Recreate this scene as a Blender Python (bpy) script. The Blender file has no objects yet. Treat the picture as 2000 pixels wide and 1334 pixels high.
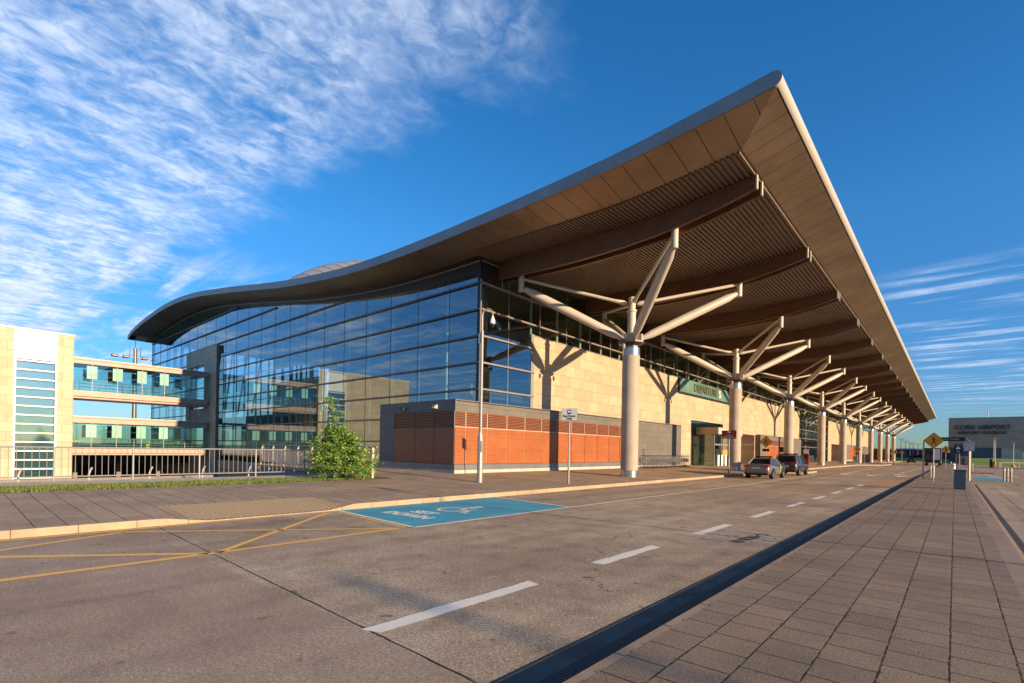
import bpy, bmesh, math, random
from mathutils import Vector, Matrix
R=math.radians; PI=math.pi
random.seed(7)
S=bpy.context.scene; C=S.collection
# ------------------------------------------------------------------ camera
cd=bpy.data.cameras.new('camera'); cam=bpy.data.objects.new('camera',cd); C.objects.link(cam); S.camera=cam
cd.sensor_width=36; cd.lens=17.782; cd.shift_x=-.0031; cd.shift_y=.1054; cd.clip_start=.05; cd.clip_end=9000
cam.matrix_world=Matrix.Translation((0,0,1.75))@Matrix.Rotation(.7154,4,'Z')@Matrix.Rotation(PI/2,4,'X')@Matrix.Rotation(.0178,4,'Z')
S.render.resolution_x=1024; S.render.resolution_y=683
S.view_settings.view_transform='Standard'; S.view_settings.look='None'; S.view_settings.exposure=.88; S.view_settings.gamma=1
try: S.cycles.max_bounces=8; S.cycles.transparent_max_bounces=12
except Exception: pass
# ------------------------------------------------------------------ sun
SUN_EL=11.5; RATIO=-.02
d=Vector((-1,RATIO,0)).normalized()*math.cos(R(SUN_EL)); d.z=-math.sin(R(SUN_EL))
sl=bpy.data.lights.new('sun','SUN'); sl.energy=4.7; sl.angle=R(.5); sl.color=(1,.72,.44)
so=bpy.data.objects.new('sun',sl); C.objects.link(so); so.rotation_euler=d.to_track_quat('-Z','Y').to_euler(); so.location=(60,-5,40)
# ------------------------------------------------------------------ world: Nishita sky and thin cloud sheets by direction
W=bpy.data.worlds.new('World'); S.world=W; W.use_nodes=True; nt=W.node_tree; nt.nodes.clear()
def wn(t,**k):
    n=nt.nodes.new(t)
    for a,b in k.items(): setattr(n,a,b)
    return n
def wm(op,a,b=None,c=None):
    n=nt.nodes.new('ShaderNodeMath'); n.operation=op
    for i,v in enumerate((a,b,c)):
        if v is None: continue
        if isinstance(v,(int,float)): n.inputs[i].default_value=v
        else: nt.links.new(v,n.inputs[i])
    return n.outputs[0]
def wss(v,a,b):
    n=nt.nodes.new('ShaderNodeMapRange'); n.interpolation_type='SMOOTHSTEP'; nt.links.new(v,n.inputs[0]); n.inputs[1].default_value=a; n.inputs[2].default_value=b; return n.outputs[0]
tc=wn('ShaderNodeTexCoord'); sp=wn('ShaderNodeSeparateXYZ'); nt.links.new(tc.outputs['Generated'],sp.inputs[0])
sky=wn('ShaderNodeTexSky',sky_type='NISHITA'); sky.sun_disc=False; sky.sun_elevation=R(SUN_EL); sky.sun_rotation=R(90)+math.atan(RATIO); sky.altitude=100; sky.air_density=1.0; sky.dust_density=.05; sky.ozone_density=3.0
hs=wn('ShaderNodeHueSaturation'); hs.inputs['Saturation'].default_value=1.26; hs.inputs['Value'].default_value=1.; nt.links.new(sky.outputs[0],hs.inputs['Color'])
zz=wm('MAXIMUM',sp.outputs[2],.03)
u=wm('DIVIDE',sp.outputs[0],zz); v=wm('DIVIDE',sp.outputs[1],zz)
def wnoise(sx,sy,scale,det,off=0,rough=.55,dist=0):
    cb=wn('ShaderNodeCombineXYZ'); nt.links.new(wm('MULTIPLY',u,sx),cb.inputs[0]); nt.links.new(wm('MULTIPLY',v,sy),cb.inputs[1]); cb.inputs[2].default_value=off
    n=wn('ShaderNodeTexNoise'); n.inputs['Scale'].default_value=scale; n.inputs['Detail'].default_value=det; n.inputs['Roughness'].default_value=rough; n.inputs['Distortion'].default_value=dist
    nt.links.new(cb.outputs[0],n.inputs['Vector']); return n.outputs[0]
n1=wnoise(1.1,.6,1.6,6,1.3,.5,.4); n2=wnoise(1.5,1.1,3.6,9,4.2,.58,.35); n4=wnoise(1.3,1.0,13,5,9.2,.62,.5); n3=wnoise(.30,1.7,3,6,8.8)
edge=wm('ADD',wm('ADD',v,wm('MULTIPLY',wm('SUBTRACT',n1,.5),1.0)),wm('MULTIPLY',wm('SUBTRACT',n2,.5),.6))
m1=wm('MULTIPLY',wss(wm('MULTIPLY',edge,-1),-1.02,-.62),wss(wm('MULTIPLY',u,-1),.55,.95))
body=wm('MULTIPLY',wss(wm('ADD',wm('ADD',wm('MULTIPLY',n1,.5),wm('MULTIPLY',n2,.5)),wm('MULTIPLY',wm('SUBTRACT',n4,.5),.62)),.16,.78),wm('ADD',.3,wm('MULTIPLY',wss(v,-.9,.1),.7)))
big=wm('MULTIPLY',m1,body)
m2=wm('MULTIPLY',wss(v,3.2,3.8),wss(u,-.55,-.1)); st=wm('MULTIPLY',m2,wss(n3,.47,.68))
m3=wm('MULTIPLY',wss(wm('MULTIPLY',u,-1),2.6,3.6),wss(wnoise(.35,1.6,2.4,5,20.),.45,.66))
low=wss(sp.outputs[2],.02,.12)
cl=wm('MULTIPLY',wm('MINIMUM',wm('ADD',wm('ADD',wm('MULTIPLY',big,.84),wm('MULTIPLY',st,.55)),wm('MULTIPLY',m3,.75)),.9),low)
mix=wn('ShaderNodeMixRGB'); nt.links.new(cl,mix.inputs[0]); gr=wn('ShaderNodeMixRGB',blend_type='MULTIPLY'); gr.inputs[0].default_value=1; nt.links.new(hs.outputs[0],gr.inputs[1]); gr.inputs[2].default_value=(.86,.97,1.08,1); hz=wn('ShaderNodeMixRGB',blend_type='MULTIPLY'); hz.inputs[0].default_value=1; nt.links.new(gr.outputs[0],hz.inputs[1]); hc=wn('ShaderNodeValToRGB'); hc.color_ramp.elements[0].color=(.40,.47,.64,1); hc.color_ramp.elements[1].position=.38; hc.color_ramp.elements[1].color=(1,1,1,1); hc.color_ramp.elements.new(.12).color=(.52,.62,.78,1); nt.links.new(sp.outputs[2],hc.inputs[0]); nt.links.new(hc.outputs[0],hz.inputs[2]); nt.links.new(hz.outputs[0],mix.inputs[1])
cc=wn('ShaderNodeMixRGB'); nt.links.new(wss(wm('ADD',wm('MULTIPLY',n2,.6),wm('MULTIPLY',n4,.4)),.36,.64),cc.inputs[0]); cc.inputs[1].default_value=(2.3,3.0,4.3,1); cc.inputs[2].default_value=(4.2,4.7,5.6,1); nt.links.new(cc.outputs[0],mix.inputs[2])
bg=wn('ShaderNodeBackground'); bg.inputs[1].default_value=.118; nt.links.new(mix.outputs[0],bg.inputs[0])
wo=wn('ShaderNodeOutputWorld'); nt.links.new(bg.outputs[0],wo.inputs[0])
# ------------------------------------------------------------------ materials
class M:
    def __init__(s,name,rough=.6,metal=0,spec=.5):
        s.m=bpy.data.materials.new(name); s.m.use_nodes=True; s.nt=s.m.node_tree; s.b=s.nt.nodes['Principled BSDF']
        s.b.inputs['Roughness'].default_value=rough; s.b.inputs['Metallic'].default_value=metal
        try: s.b.inputs['Specular IOR Level'].default_value=spec
        except Exception: pass
        s.tc=s.nt.nodes.new('ShaderNodeTexCoord')
    def n(s,t,**k):
        n=s.nt.nodes.new(t)
        for a,b in k.items(): setattr(n,a,b)
        return n
    def l(s,a,b): s.nt.links.new(a,b)
    def math(s,op,a,b=None):
        n=s.n('ShaderNodeMath',operation=op)
        for i,v in enumerate((a,b)):
            if v is None: continue
            if isinstance(v,(int,float)): n.inputs[i].default_value=v
            else: s.l(v,n.inputs[i])
        return n.outputs[0]
    def map(s,sc=(1,1,1),rot=(0,0,0),loc=(0,0,0)):
        n=s.n('ShaderNodeMapping'); n.inputs['Scale'].default_value=sc; n.inputs['Rotation'].default_value=rot; n.inputs['Location'].default_value=loc; s.l(s.tc.outputs['Object'],n.inputs[0]); return n.outputs[0]
    def noise(s,scale,det=4,rough=.55,sc=(1,1,1),vec=None):
        n=s.n('ShaderNodeTexNoise'); n.inputs['Scale'].default_value=scale; n.inputs['Detail'].default_value=det; n.inputs['Roughness'].default_value=rough
        s.l(vec or s.map(sc),n.inputs['Vector']); return n.outputs[0]
    def ramp(s,f,stops):
        n=s.n('ShaderNodeValToRGB'); e=n.color_ramp.elements
        while len(e)<len(stops): e.new(.5)
        for i,(p,c) in enumerate(stops): e[i].position=p; e[i].color=(*c,1)
        s.l(f,n.inputs[0]); return n.outputs[0]
    def mix(s,f,a,b,mode='MIX'):
        n=s.n('ShaderNodeMixRGB',blend_type=mode)
        for i,v in enumerate((f,a,b)):
            if isinstance(v,(int,float)): n.inputs[i].default_value=v
            elif isinstance(v,tuple): n.inputs[i].default_value=(*v,1)
            else: s.l(v,n.inputs[i])
        return n.outputs[0]
    def col(s,c):
        if isinstance(c,tuple): s.b.inputs['Base Color'].default_value=(*c,1)
        else: s.l(c,s.b.inputs['Base Color'])
        return s
    def bump(s,h,st=.3,dist=.02):
        n=s.n('ShaderNodeBump'); n.inputs['Strength'].default_value=st; n.inputs['Distance'].default_value=dist; s.l(h,n.inputs['Height']); s.l(n.outputs[0],s.b.inputs['Normal']); return s
def sc3(c,k): return tuple(min(1,x*k) for x in c)
def plain(name,c,rough=.5,metal=0,var=.12,scale=3,bump=0,spec=.5,sc=(1,1,1)):
    m=M(name,rough,metal,spec); f=m.noise(scale,5,.6,sc)
    m.col(m.ramp(f,[(.3,sc3(c,1-var)),(.7,sc3(c,1+var))]))
    if bump: m.bump(m.noise(scale*12,3,.6,sc),bump,.01)
    return m.m
def blocks(name,c1,c2,mortar,bw,bh,axes,ms=.012,rough=.7,var=.18,off=.5,bump=.4,stain=.0):
    m=M(name,rough); sx=m.n('ShaderNodeSeparateXYZ'); m.l(m.tc.outputs['Object'],sx.inputs[0]); cb=m.n('ShaderNodeCombineXYZ')
    m.l(sx.outputs['XYZ'.index(axes[0])],cb.inputs[0]); m.l(sx.outputs['XYZ'.index(axes[1])],cb.inputs[1])
    b=m.n('ShaderNodeTexBrick'); b.offset=off; b.inputs['Scale'].default_value=1; b.inputs['Brick Width'].default_value=bw; b.inputs['Row Height'].default_value=bh; b.inputs['Mortar Size'].default_value=ms; b.inputs['Mortar Smooth'].default_value=.1
    b.inputs['Color1'].default_value=(*c1,1); b.inputs['Color2'].default_value=(*c2,1); b.inputs['Mortar'].default_value=(*mortar,1); b.inputs['Bias'].default_value=0
    m.l(cb.outputs[0],b.inputs['Vector'])
    f=m.noise(1.3,6,.65); g=m.noise(9,5,.7)
    c=m.mix(1,b.outputs[0],m.ramp(f,[(.3,(1-var,)*3),(.7,(1+var*.3,1,1-var*.3))]),'MULTIPLY')
    c=m.mix(1,c,m.ramp(g,[(.3,(.88,.88,.88)),(.7,(1.08,1.08,1.08))]),'MULTIPLY')
    m.col(c); h=m.math('SUBTRACT',m.math('MULTIPLY',g,.25),b.outputs['Fac']); m.bump(h,bump,.01); return m.m
stone=blocks('sandstone_cladding',(.54,.425,.29),(.44,.34,.225),(.21,.165,.115),1.25,.79,'YZ',.012)
stoneX=blocks('sandstone_cladding_side',(.54,.425,.29),(.44,.34,.225),(.21,.165,.115),1.25,.79,'XZ',.012)
blockst=blocks('cream_stone',(.66,.53,.37),(.55,.43,.29),(.36,.27,.18),1.5,.82,'YZ',.015)
blockstX=blocks('cream_stone_side',(.60,.50,.37),(.5,.40,.29),(.33,.26,.18),1.5,.82,'XZ',.015)
slate=blocks('grey_slate_cladding',(.165,.155,.135),(.14,.13,.115),(.07,.07,.065),1.75,.55,'YZ',.012,.6,.15,.5,.3)
slateX=blocks('grey_slate_side',(.15,.145,.14),(.125,.12,.118),(.07,.07,.065),1.75,.9,'XZ',.012,.6,.15,0,.3)
farstone=blocks('grey_far_stone',(.44,.36,.32),(.38,.32,.285),(.28,.23,.21),3.2,.9,'XZ',.03,.8,.25)
# warm exposed concrete road
def road_mat():
    m=M('worn_concrete_road',.85,0,.3)
    a=m.noise(.22,6,.6); b=m.noise(1.6,7,.65); g=m.noise(70,3,.75); g2=m.noise(26,4,.7)
    c=m.ramp(a,[(.32,(.33,.235,.15)),(.55,(.44,.335,.22)),(.72,(.55,.45,.315))])
    c=m.mix(.8,c,m.ramp(b,[(.3,(.66,.64,.62)),(.5,(1,1,1)),(.72,(1.26,1.24,1.18))]),'MULTIPLY')
    c=m.mix(1,c,m.ramp(g,[(.38,(.42,.42,.42)),(.5,(1,1,1)),(.62,(1.6,1.55,1.5))]),'MULTIPLY')
    c=m.mix(.9,c,m.ramp(g2,[(.38,(.66,.66,.66)),(.5,(1,1,1)),(.64,(1.36,1.33,1.28))]),'MULTIPLY')
    sx=m.n('ShaderNodeSeparateXYZ'); m.l(m.tc.outputs['Object'],sx.inputs[0])
    # brushed lines and dark spots
    st=m.noise(14,3,.6,(.25,5,1)); c=m.mix(.35,c,m.ramp(st,[(.35,(.75,.75,.75)),(.6,(1.15,1.15,1.15))]),'MULTIPLY')
    sp_=m.noise(3.3,2,.5); c=m.mix(m.math('MULTIPLY',m.math('GREATER_THAN',sp_,.715),.55),c,(.05,.04,.035))
    tr=m.noise(1.1,4,.6,(1,.035,1)); c=m.mix(.8,c,m.ramp(tr,[(.35,(.78,.77,.76)),(.62,(1.12,1.12,1.12))]),'MULTIPLY')
    vo=m.n('ShaderNodeTexVoronoi',feature='DISTANCE_TO_EDGE'); wv=m.n('ShaderNodeMixRGB'); wv.inputs[0].default_value=.25; m.l(m.map((.16,.16,.16)),wv.inputs[1]); nz=m.n('ShaderNodeTexNoise'); nz.inputs['Scale'].default_value=1.2; nz.inputs['Detail'].default_value=6; m.l(m.tc.outputs['Object'],nz.inputs['Vector']); m.l(nz.outputs['Color'],wv.inputs[2]); m.l(wv.outputs[0],vo.inputs['Vector']); vo.inputs['Scale'].default_value=1.6
    ck=m.math('MULTIPLY',m.math('LESS_THAN',vo.outputs['Distance'],.0022),m.math('GREATER_THAN',m.noise(.35,2,.5),.52)); c=m.mix(m.math('MULTIPLY',ck,.75),c,(.06,.045,.035))
    # slightly browner first slab (Y < 2.7)
    f=m.math('LESS_THAN',sx.outputs[1],2.72); c=m.mix(m.math('MULTIPLY',f,.45),c,(.34,.235,.16))
    m.col(c); m.bump(m.math('ADD',g,m.math('MULTIPLY',g2,.6)),.35,.006); return m.m
roadm=road_mat()
def paving(name,tile,rowaxis,c1,c2,mort,strong,x0=0,y0=0):
    # staggered slabs: strong open joints along one axis, fine joints across
    m=M(name,.85,0,.3); sx=m.n('ShaderNodeSeparateXYZ'); m.l(m.tc.outputs['Object'],sx.inputs[0])
    X,Y=(sx.outputs[0],sx.outputs[1]) if rowaxis=='X' else (sx.outputs[1],sx.outputs[0])
    w1=m.noise(6,3,.6); w1=m.math('MULTIPLY',m.math('SUBTRACT',w1,.5),.02)
    cb=m.n('ShaderNodeCombineXYZ'); m.l(m.math('ADD',m.math('ADD',Y,-y0),w1),cb.inputs[0]); m.l(m.math('ADD',m.math('ADD',X,-x0),w1),cb.inputs[1])
    b=m.n('ShaderNodeTexBrick'); b.offset=.5; b.inputs['Scale'].default_value=1; b.inputs['Brick Width'].default_value=tile; b.inputs['Row Height'].default_value=tile; b.inputs['Mortar Size'].default_value=.009; b.inputs['Mortar Smooth'].default_value=.3
    b.inputs['Color1'].default_value=(*c1,1); b.inputs['Color2'].default_value=(*c2,1); b.inputs['Mortar'].default_value=(*mort,1); m.l(cb.outputs[0],b.inputs['Vector'])
    g=m.noise(60,4,.75); a=m.noise(.5,5,.6); g2=m.noise(5,5,.7)
    c=m.mix(1,b.outputs[0],m.ramp(g,[(.37,(.5,.5,.5)),(.5,(1,1,1)),(.64,(1.5,1.48,1.45))]),'MULTIPLY')
    c=m.mix(1,c,m.ramp(a,[(.3,(.74,.73,.72)),(.7,(1.14,1.12,1.08))]),'MULTIPLY')
    sp_=m.noise(4.1,3,.6); c=m.mix(m.math('MULTIPLY',m.math('GREATER_THAN',sp_,.68),.3),c,(.10,.08,.06)); gum=m.noise(14,1,.3); c=m.mix(m.math('MULTIPLY',m.math('GREATER_THAN',gum,.79),.6),c,(.07,.06,.05))
    c=m.mix(.6,c,m.ramp(g2,[(.3,(.8,.8,.8)),(.7,(1.15,1.15,1.15))]),'MULTIPLY')
    fx=m.math('FRACT',m.math('DIVIDE',m.math('ADD',m.math('ADD',X,-x0),w1),tile)); dd=m.math('ABSOLUTE',m.math('SUBTRACT',fx,.5)); j=m.math('GREATER_THAN',dd,.5-strong/tile)
    moss=m.noise(9,3,.7); jc=m.ramp(moss,[(.46,(.02,.017,.013)),(.62,(.17,.14,.065))])
    c=m.mix(j,c,jc); m.col(c)
    h=m.math('SUBTRACT',m.math('MULTIPLY',g,.3),m.math('ADD',b.outputs['Fac'],m.math('MULTIPLY',j,1.5))); m.bump(h,.5,.006); return m.m
pav_near=paving('brown_paving_slabs',.41,'X',(.345,.245,.155),(.265,.20,.135),(.035,.028,.022),.006,-.01,.02)
pav_far=paving('brown_paving_transverse',.46,'Y',(.44,.325,.21),(.37,.28,.185),(.14,.10,.07),.010,.33,0)
kerbm=blocks('cream_concrete_kerb',(.46,.355,.24),(.37,.29,.195),(.18,.13,.09),.92,5,'YZ',.008,.8,.25,0)
edging=blocks('tan_kerb_edging',(.40,.29,.19),(.33,.245,.165),(.09,.07,.05),.92,5,'YZ',.012,.85,.25,0)
whitep=M('white_road_paint',.7)
_f=whitep.noise(7,6,.75); whitep.col(whitep.ramp(_f,[(.26,(.40,.32,.24)),(.36,(.85,.76,.58)),(.75,(.97,.90,.74))])).bump(whitep.noise(30,3,.6,(1,4,1)),.4,.006); whitep=whitep.m
def wornpaint(name,c,road=(.18,.14,.115),th=.45):
    m=M(name,.75); f=m.noise(11,7,.8); m.col(m.ramp(f,[(th-.12,road),(th,sc3(c,.85)),(.7,c)])); return m.m
yellowp=wornpaint('yellow_road_paint',(1.,.58,.13),(.50,.34,.17),.34); faintw=wornpaint('worn_white_paint',(.6,.55,.5),(.30,.23,.19),.52)
bluep=M('blue_bay_paint',.75); _a=bluep.noise(.9,5,.65); _g=bluep.noise(30,4,.75)
bluep.col(bluep.mix(.6,bluep.ramp(_a,[(.3,(.05,.30,.36)),(.55,(.06,.38,.46)),(.75,(.16,.48,.52))]),bluep.ramp(_g,[(.3,(.7,.7,.7)),(.7,(1.25,1.2,1.2))]),'MULTIPLY')).bump(_g,.3,.005); bluep=bluep.m
orangep=wornpaint('orange_box_paint',(.62,.33,.13),(.35,.25,.19),.5)
darkjoint=plain('dark_joint',(.02,.017,.015),.9)
grate=M('cast_iron_grate',.8,.0); _s=grate.n('ShaderNodeSeparateXYZ'); grate.l(grate.tc.outputs['Object'],_s.inputs[0]); _f=grate.math('GREATER_THAN',grate.math('FRACT',grate.math('MULTIPLY',_s.outputs[1],26)),.5); grate.col(grate.mix(_f,(.012,.011,.01),(.09,.075,.06))); grate=grate.m
grassm=M('grass_blade',.7); grassm.col(grassm.ramp(grassm.noise(2.5,4,.6),[(.3,(.07,.12,.018)),(.6,(.15,.20,.03)),(.8,(.27,.25,.07))])); grassm=grassm.m
lawnm=M('mown_lawn',.9); lawnm.col(lawnm.ramp(lawnm.noise(.25,6,.7),[(.3,(.12,.20,.02)),(.7,(.24,.33,.035))])); lawnm=lawnm.m
soil=plain('dry_soil',(.14,.10,.06),.95,0,.3,6,.4)
groundm=M('airfield_ground',.95); groundm.col(groundm.ramp(groundm.noise(.02,6,.6),[(.35,(.06,.09,.03)),(.55,(.10,.11,.05)),(.7,(.14,.12,.10))])); groundm=groundm.m
terram=plain('far_tarmac',(.33,.26,.19),.9,0,.2,.2)
concrete=plain('pale_concrete',(.50,.43,.35),.8,0,.14,1.2,.2)
pitconc=plain('grey_retaining_concrete',(.22,.20,.18),.85,0,.2,.8,.2)
colm=M('cast_concrete_column',.75); _a=colm.noise(.8,6,.65); _b=colm.noise(14,4,.7)
colm.col(colm.mix(.5,colm.ramp(_a,[(.3,(.31,.265,.21)),(.55,(.40,.345,.275)),(.75,(.46,.40,.32))]),colm.ramp(_b,[(.3,(.82,.82,.82)),(.7,(1.1,1.1,1.1))]),'MULTIPLY')).bump(_b,.15,.005); colm=colm.m
steelw=plain('painted_cream_steel',(.47,.43,.36),.42,.0,.05,1.5)
collar=plain('brushed_steel_collar',(.45,.44,.43),.28,.9,.1,6,0,.5,(1,1,8))
galv=plain('galvanised_steel',(.27,.27,.26),.5,.3,.15,14)
stainless=plain('satin_stainless',(.27,.26,.245),.42,.5,.06,5)
zinc=plain('grey_zinc_fascia',(.27,.27,.275),.5,.35,.12,.7)
capm=plain('cream_edge_cap',(.56,.51,.43),.38,.1,.06,.6)
soffm=M('bronze_soffit_panel',.36,.55); _a=soffm.noise(.35,5,.6); soffm.col(soffm.ramp(_a,[(.3,(.27,.20,.135)),(.7,(.42,.32,.225))])); _w=soffm.noise(.8,2,.5); soffm.b.inputs['Roughness'].default_value=.42; soffm=soffm.m
deckm=plain('brown_corrugated_deck',(.24,.185,.14),.5,.3,.1,.5)
blackm=plain('black_backing',(.008,.008,.009),.6)
def wood(name,c,axis,plank,rough=.55,ps=.005):
    m=M(name,rough); sc={'Y':(8,.7,14),'X':(.7,8,14),'Z':(8,8,.7)}[axis]
    a=m.noise(1.6,6,.7,sc); b=m.noise(.8,4,.6)
    k_=.5 if plank is None else .8
    col=m.ramp(a,[(.3,sc3(c,k_)),(.5,c),(.7,sc3(c,2.1-k_))]); col=m.mix(.6,col,m.ramp(b,[(.3,(.75,.7,.68)),(.7,(1.15,1.12,1.1))]),'MULTIPLY')
    if plank:
        s_=m.n('ShaderNodeSeparateXYZ'); m.l(m.tc.outputs['Object'],s_.inputs[0]); fr=m.math('FRACT',m.math('DIVIDE',s_.outputs[2],plank)); j=m.math('LESS_THAN',fr,.08); col=m.mix(m.math('MULTIPLY',j,.35),col,sc3(c,.4))
        fl=m.math('FLOOR',m.math('DIVIDE',s_.outputs[2],plank)); wn_=m.n('ShaderNodeTexWhiteNoise',noise_dimensions='1D'); m.l(fl,wn_.inputs['W']); col=m.mix(.22,col,m.ramp(wn_.outputs[0],[(0,(.7,.7,.7)),(1,(1.25,1.2,1.15))]),'MULTIPLY')
    m.col(col).bump(a,.2,.004); return m.m
beamm=wood('dark_glulam_timber',(.13,.057,.026),'X',None,.5)
woodY=wood('orange_timber_cladding',(.32,.098,.024),'Y',.115,.5); woodX=wood('orange_timber_cladding_side',(.27,.08,.028),'X',.115,.5)
pinkst=plain('pinkish_bridge_metal',(.38,.26,.21),.5,.1,.08,1)
def glass(name,tint,gloss,fac,rough=0.,fres=1.0):
    m=M(name); nt_=m.nt; nt_.nodes.remove(m.b); out=[n for n in nt_.nodes if n.type=='OUTPUT_MATERIAL'][0]
    t=m.n('ShaderNodeBsdfTransparent'); t.inputs[0].default_value=(*tint,1); g=m.n('ShaderNodeBsdfGlossy'); g.inputs[0].default_value=(*gloss,1); g.inputs['Roughness'].default_value=rough
    f=m.n('ShaderNodeLayerWeight'); f.inputs[0].default_value=.5
    fa=m.math('MINIMUM',m.math('ADD',m.math('MULTIPLY',m.math('ADD',m.math('POWER',f.outputs['Facing'],4),.04),fres),fac),1.)
    # each pane sits a hair out of plane
    nz=m.noise(.35,2,.5); b=m.n('ShaderNodeBump'); b.inputs['Strength'].default_value=.06; b.inputs['Distance'].default_value=.05; m.l(nz,b.inputs['Height']); m.l(b.outputs[0],g.inputs['Normal'])
    mx=m.n('ShaderNodeMixShader'); m.l(fa,mx.inputs[0]); m.l(t.outputs[0],mx.inputs[1]); m.l(g.outputs[0],mx.inputs[2]); m.l(mx.outputs[0],out.inputs[0]); return m.m
gl_main=glass('blue_solar_glass',(.46,.62,.62),(.50,.66,.76),.26,0,1.0)
gl_clere=glass('green_clerestory_glass',(.60,.74,.63),(.8,.9,.82),.12)
gl_bridge=glass('green_bridge_glass',(.66,.88,.83),(.8,.92,.92),.14)
gl_car=glass('dark_car_glass',(.08,.10,.12),(.8,.9,1),.12)
gl_strip=glass('pale_stair_glass',(.6,.74,.76),(.85,.9,.92),.30,.05)
transm=plain('dark_bronze_transom',(.10,.085,.08),.4,.5,.1,2)
transL=plain('pale_bronze_transom',(.36,.30,.26),.4,.5,.1,2)
whitem=plain('white_painted_metal',(.78,.77,.74),.45,0,.05,1)
poster=plain('white_poster_film',(.80,.82,.76),.6,0,.05,1.5)
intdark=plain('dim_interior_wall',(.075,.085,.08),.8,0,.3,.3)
intfloor=plain('interior_floor',(.16,.16,.15),.5,0,.2,.5)
intlight=plain('pale_interior_steel',(.75,.85,.83),.5,0,.1,.5)
greenint=plain('teal_interior_panel',(.10,.22,.19),.6,0,.35,.35)
yellowm=plain('amber_sign_face',(.72,.33,.015),.5,0,.06,2)
blackp=plain('black_paint',(.012,.012,.013),.5)
redm=plain('dark_red_sign',(.26,.022,.02),.5,0,.06,2)
greym=plain('grey_sign_face',(.42,.42,.40),.5,0,.08,3)
bluem=plain('blue_sign_mark',(.01,.05,.28),.5)
rubber=plain('black_rubber',(.015,.015,.015),.85)
cars={k:plain(k,c,.28,.5,.03,1) for k,c in dict(silver_grey_car_paint=(.22,.20,.185),dark_grey_car_paint=(.075,.078,.08),black_car_paint=(.02,.02,.022),red_car_paint=(.2,.02,.015),blue_car_paint=(.03,.06,.16),white_car_paint=(.5,.5,.5)).items()}
tail=plain('red_tail_lamp',(.50,.02,.015),.25); platem=plain('number_plate',(.55,.55,.50),.5)
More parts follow.
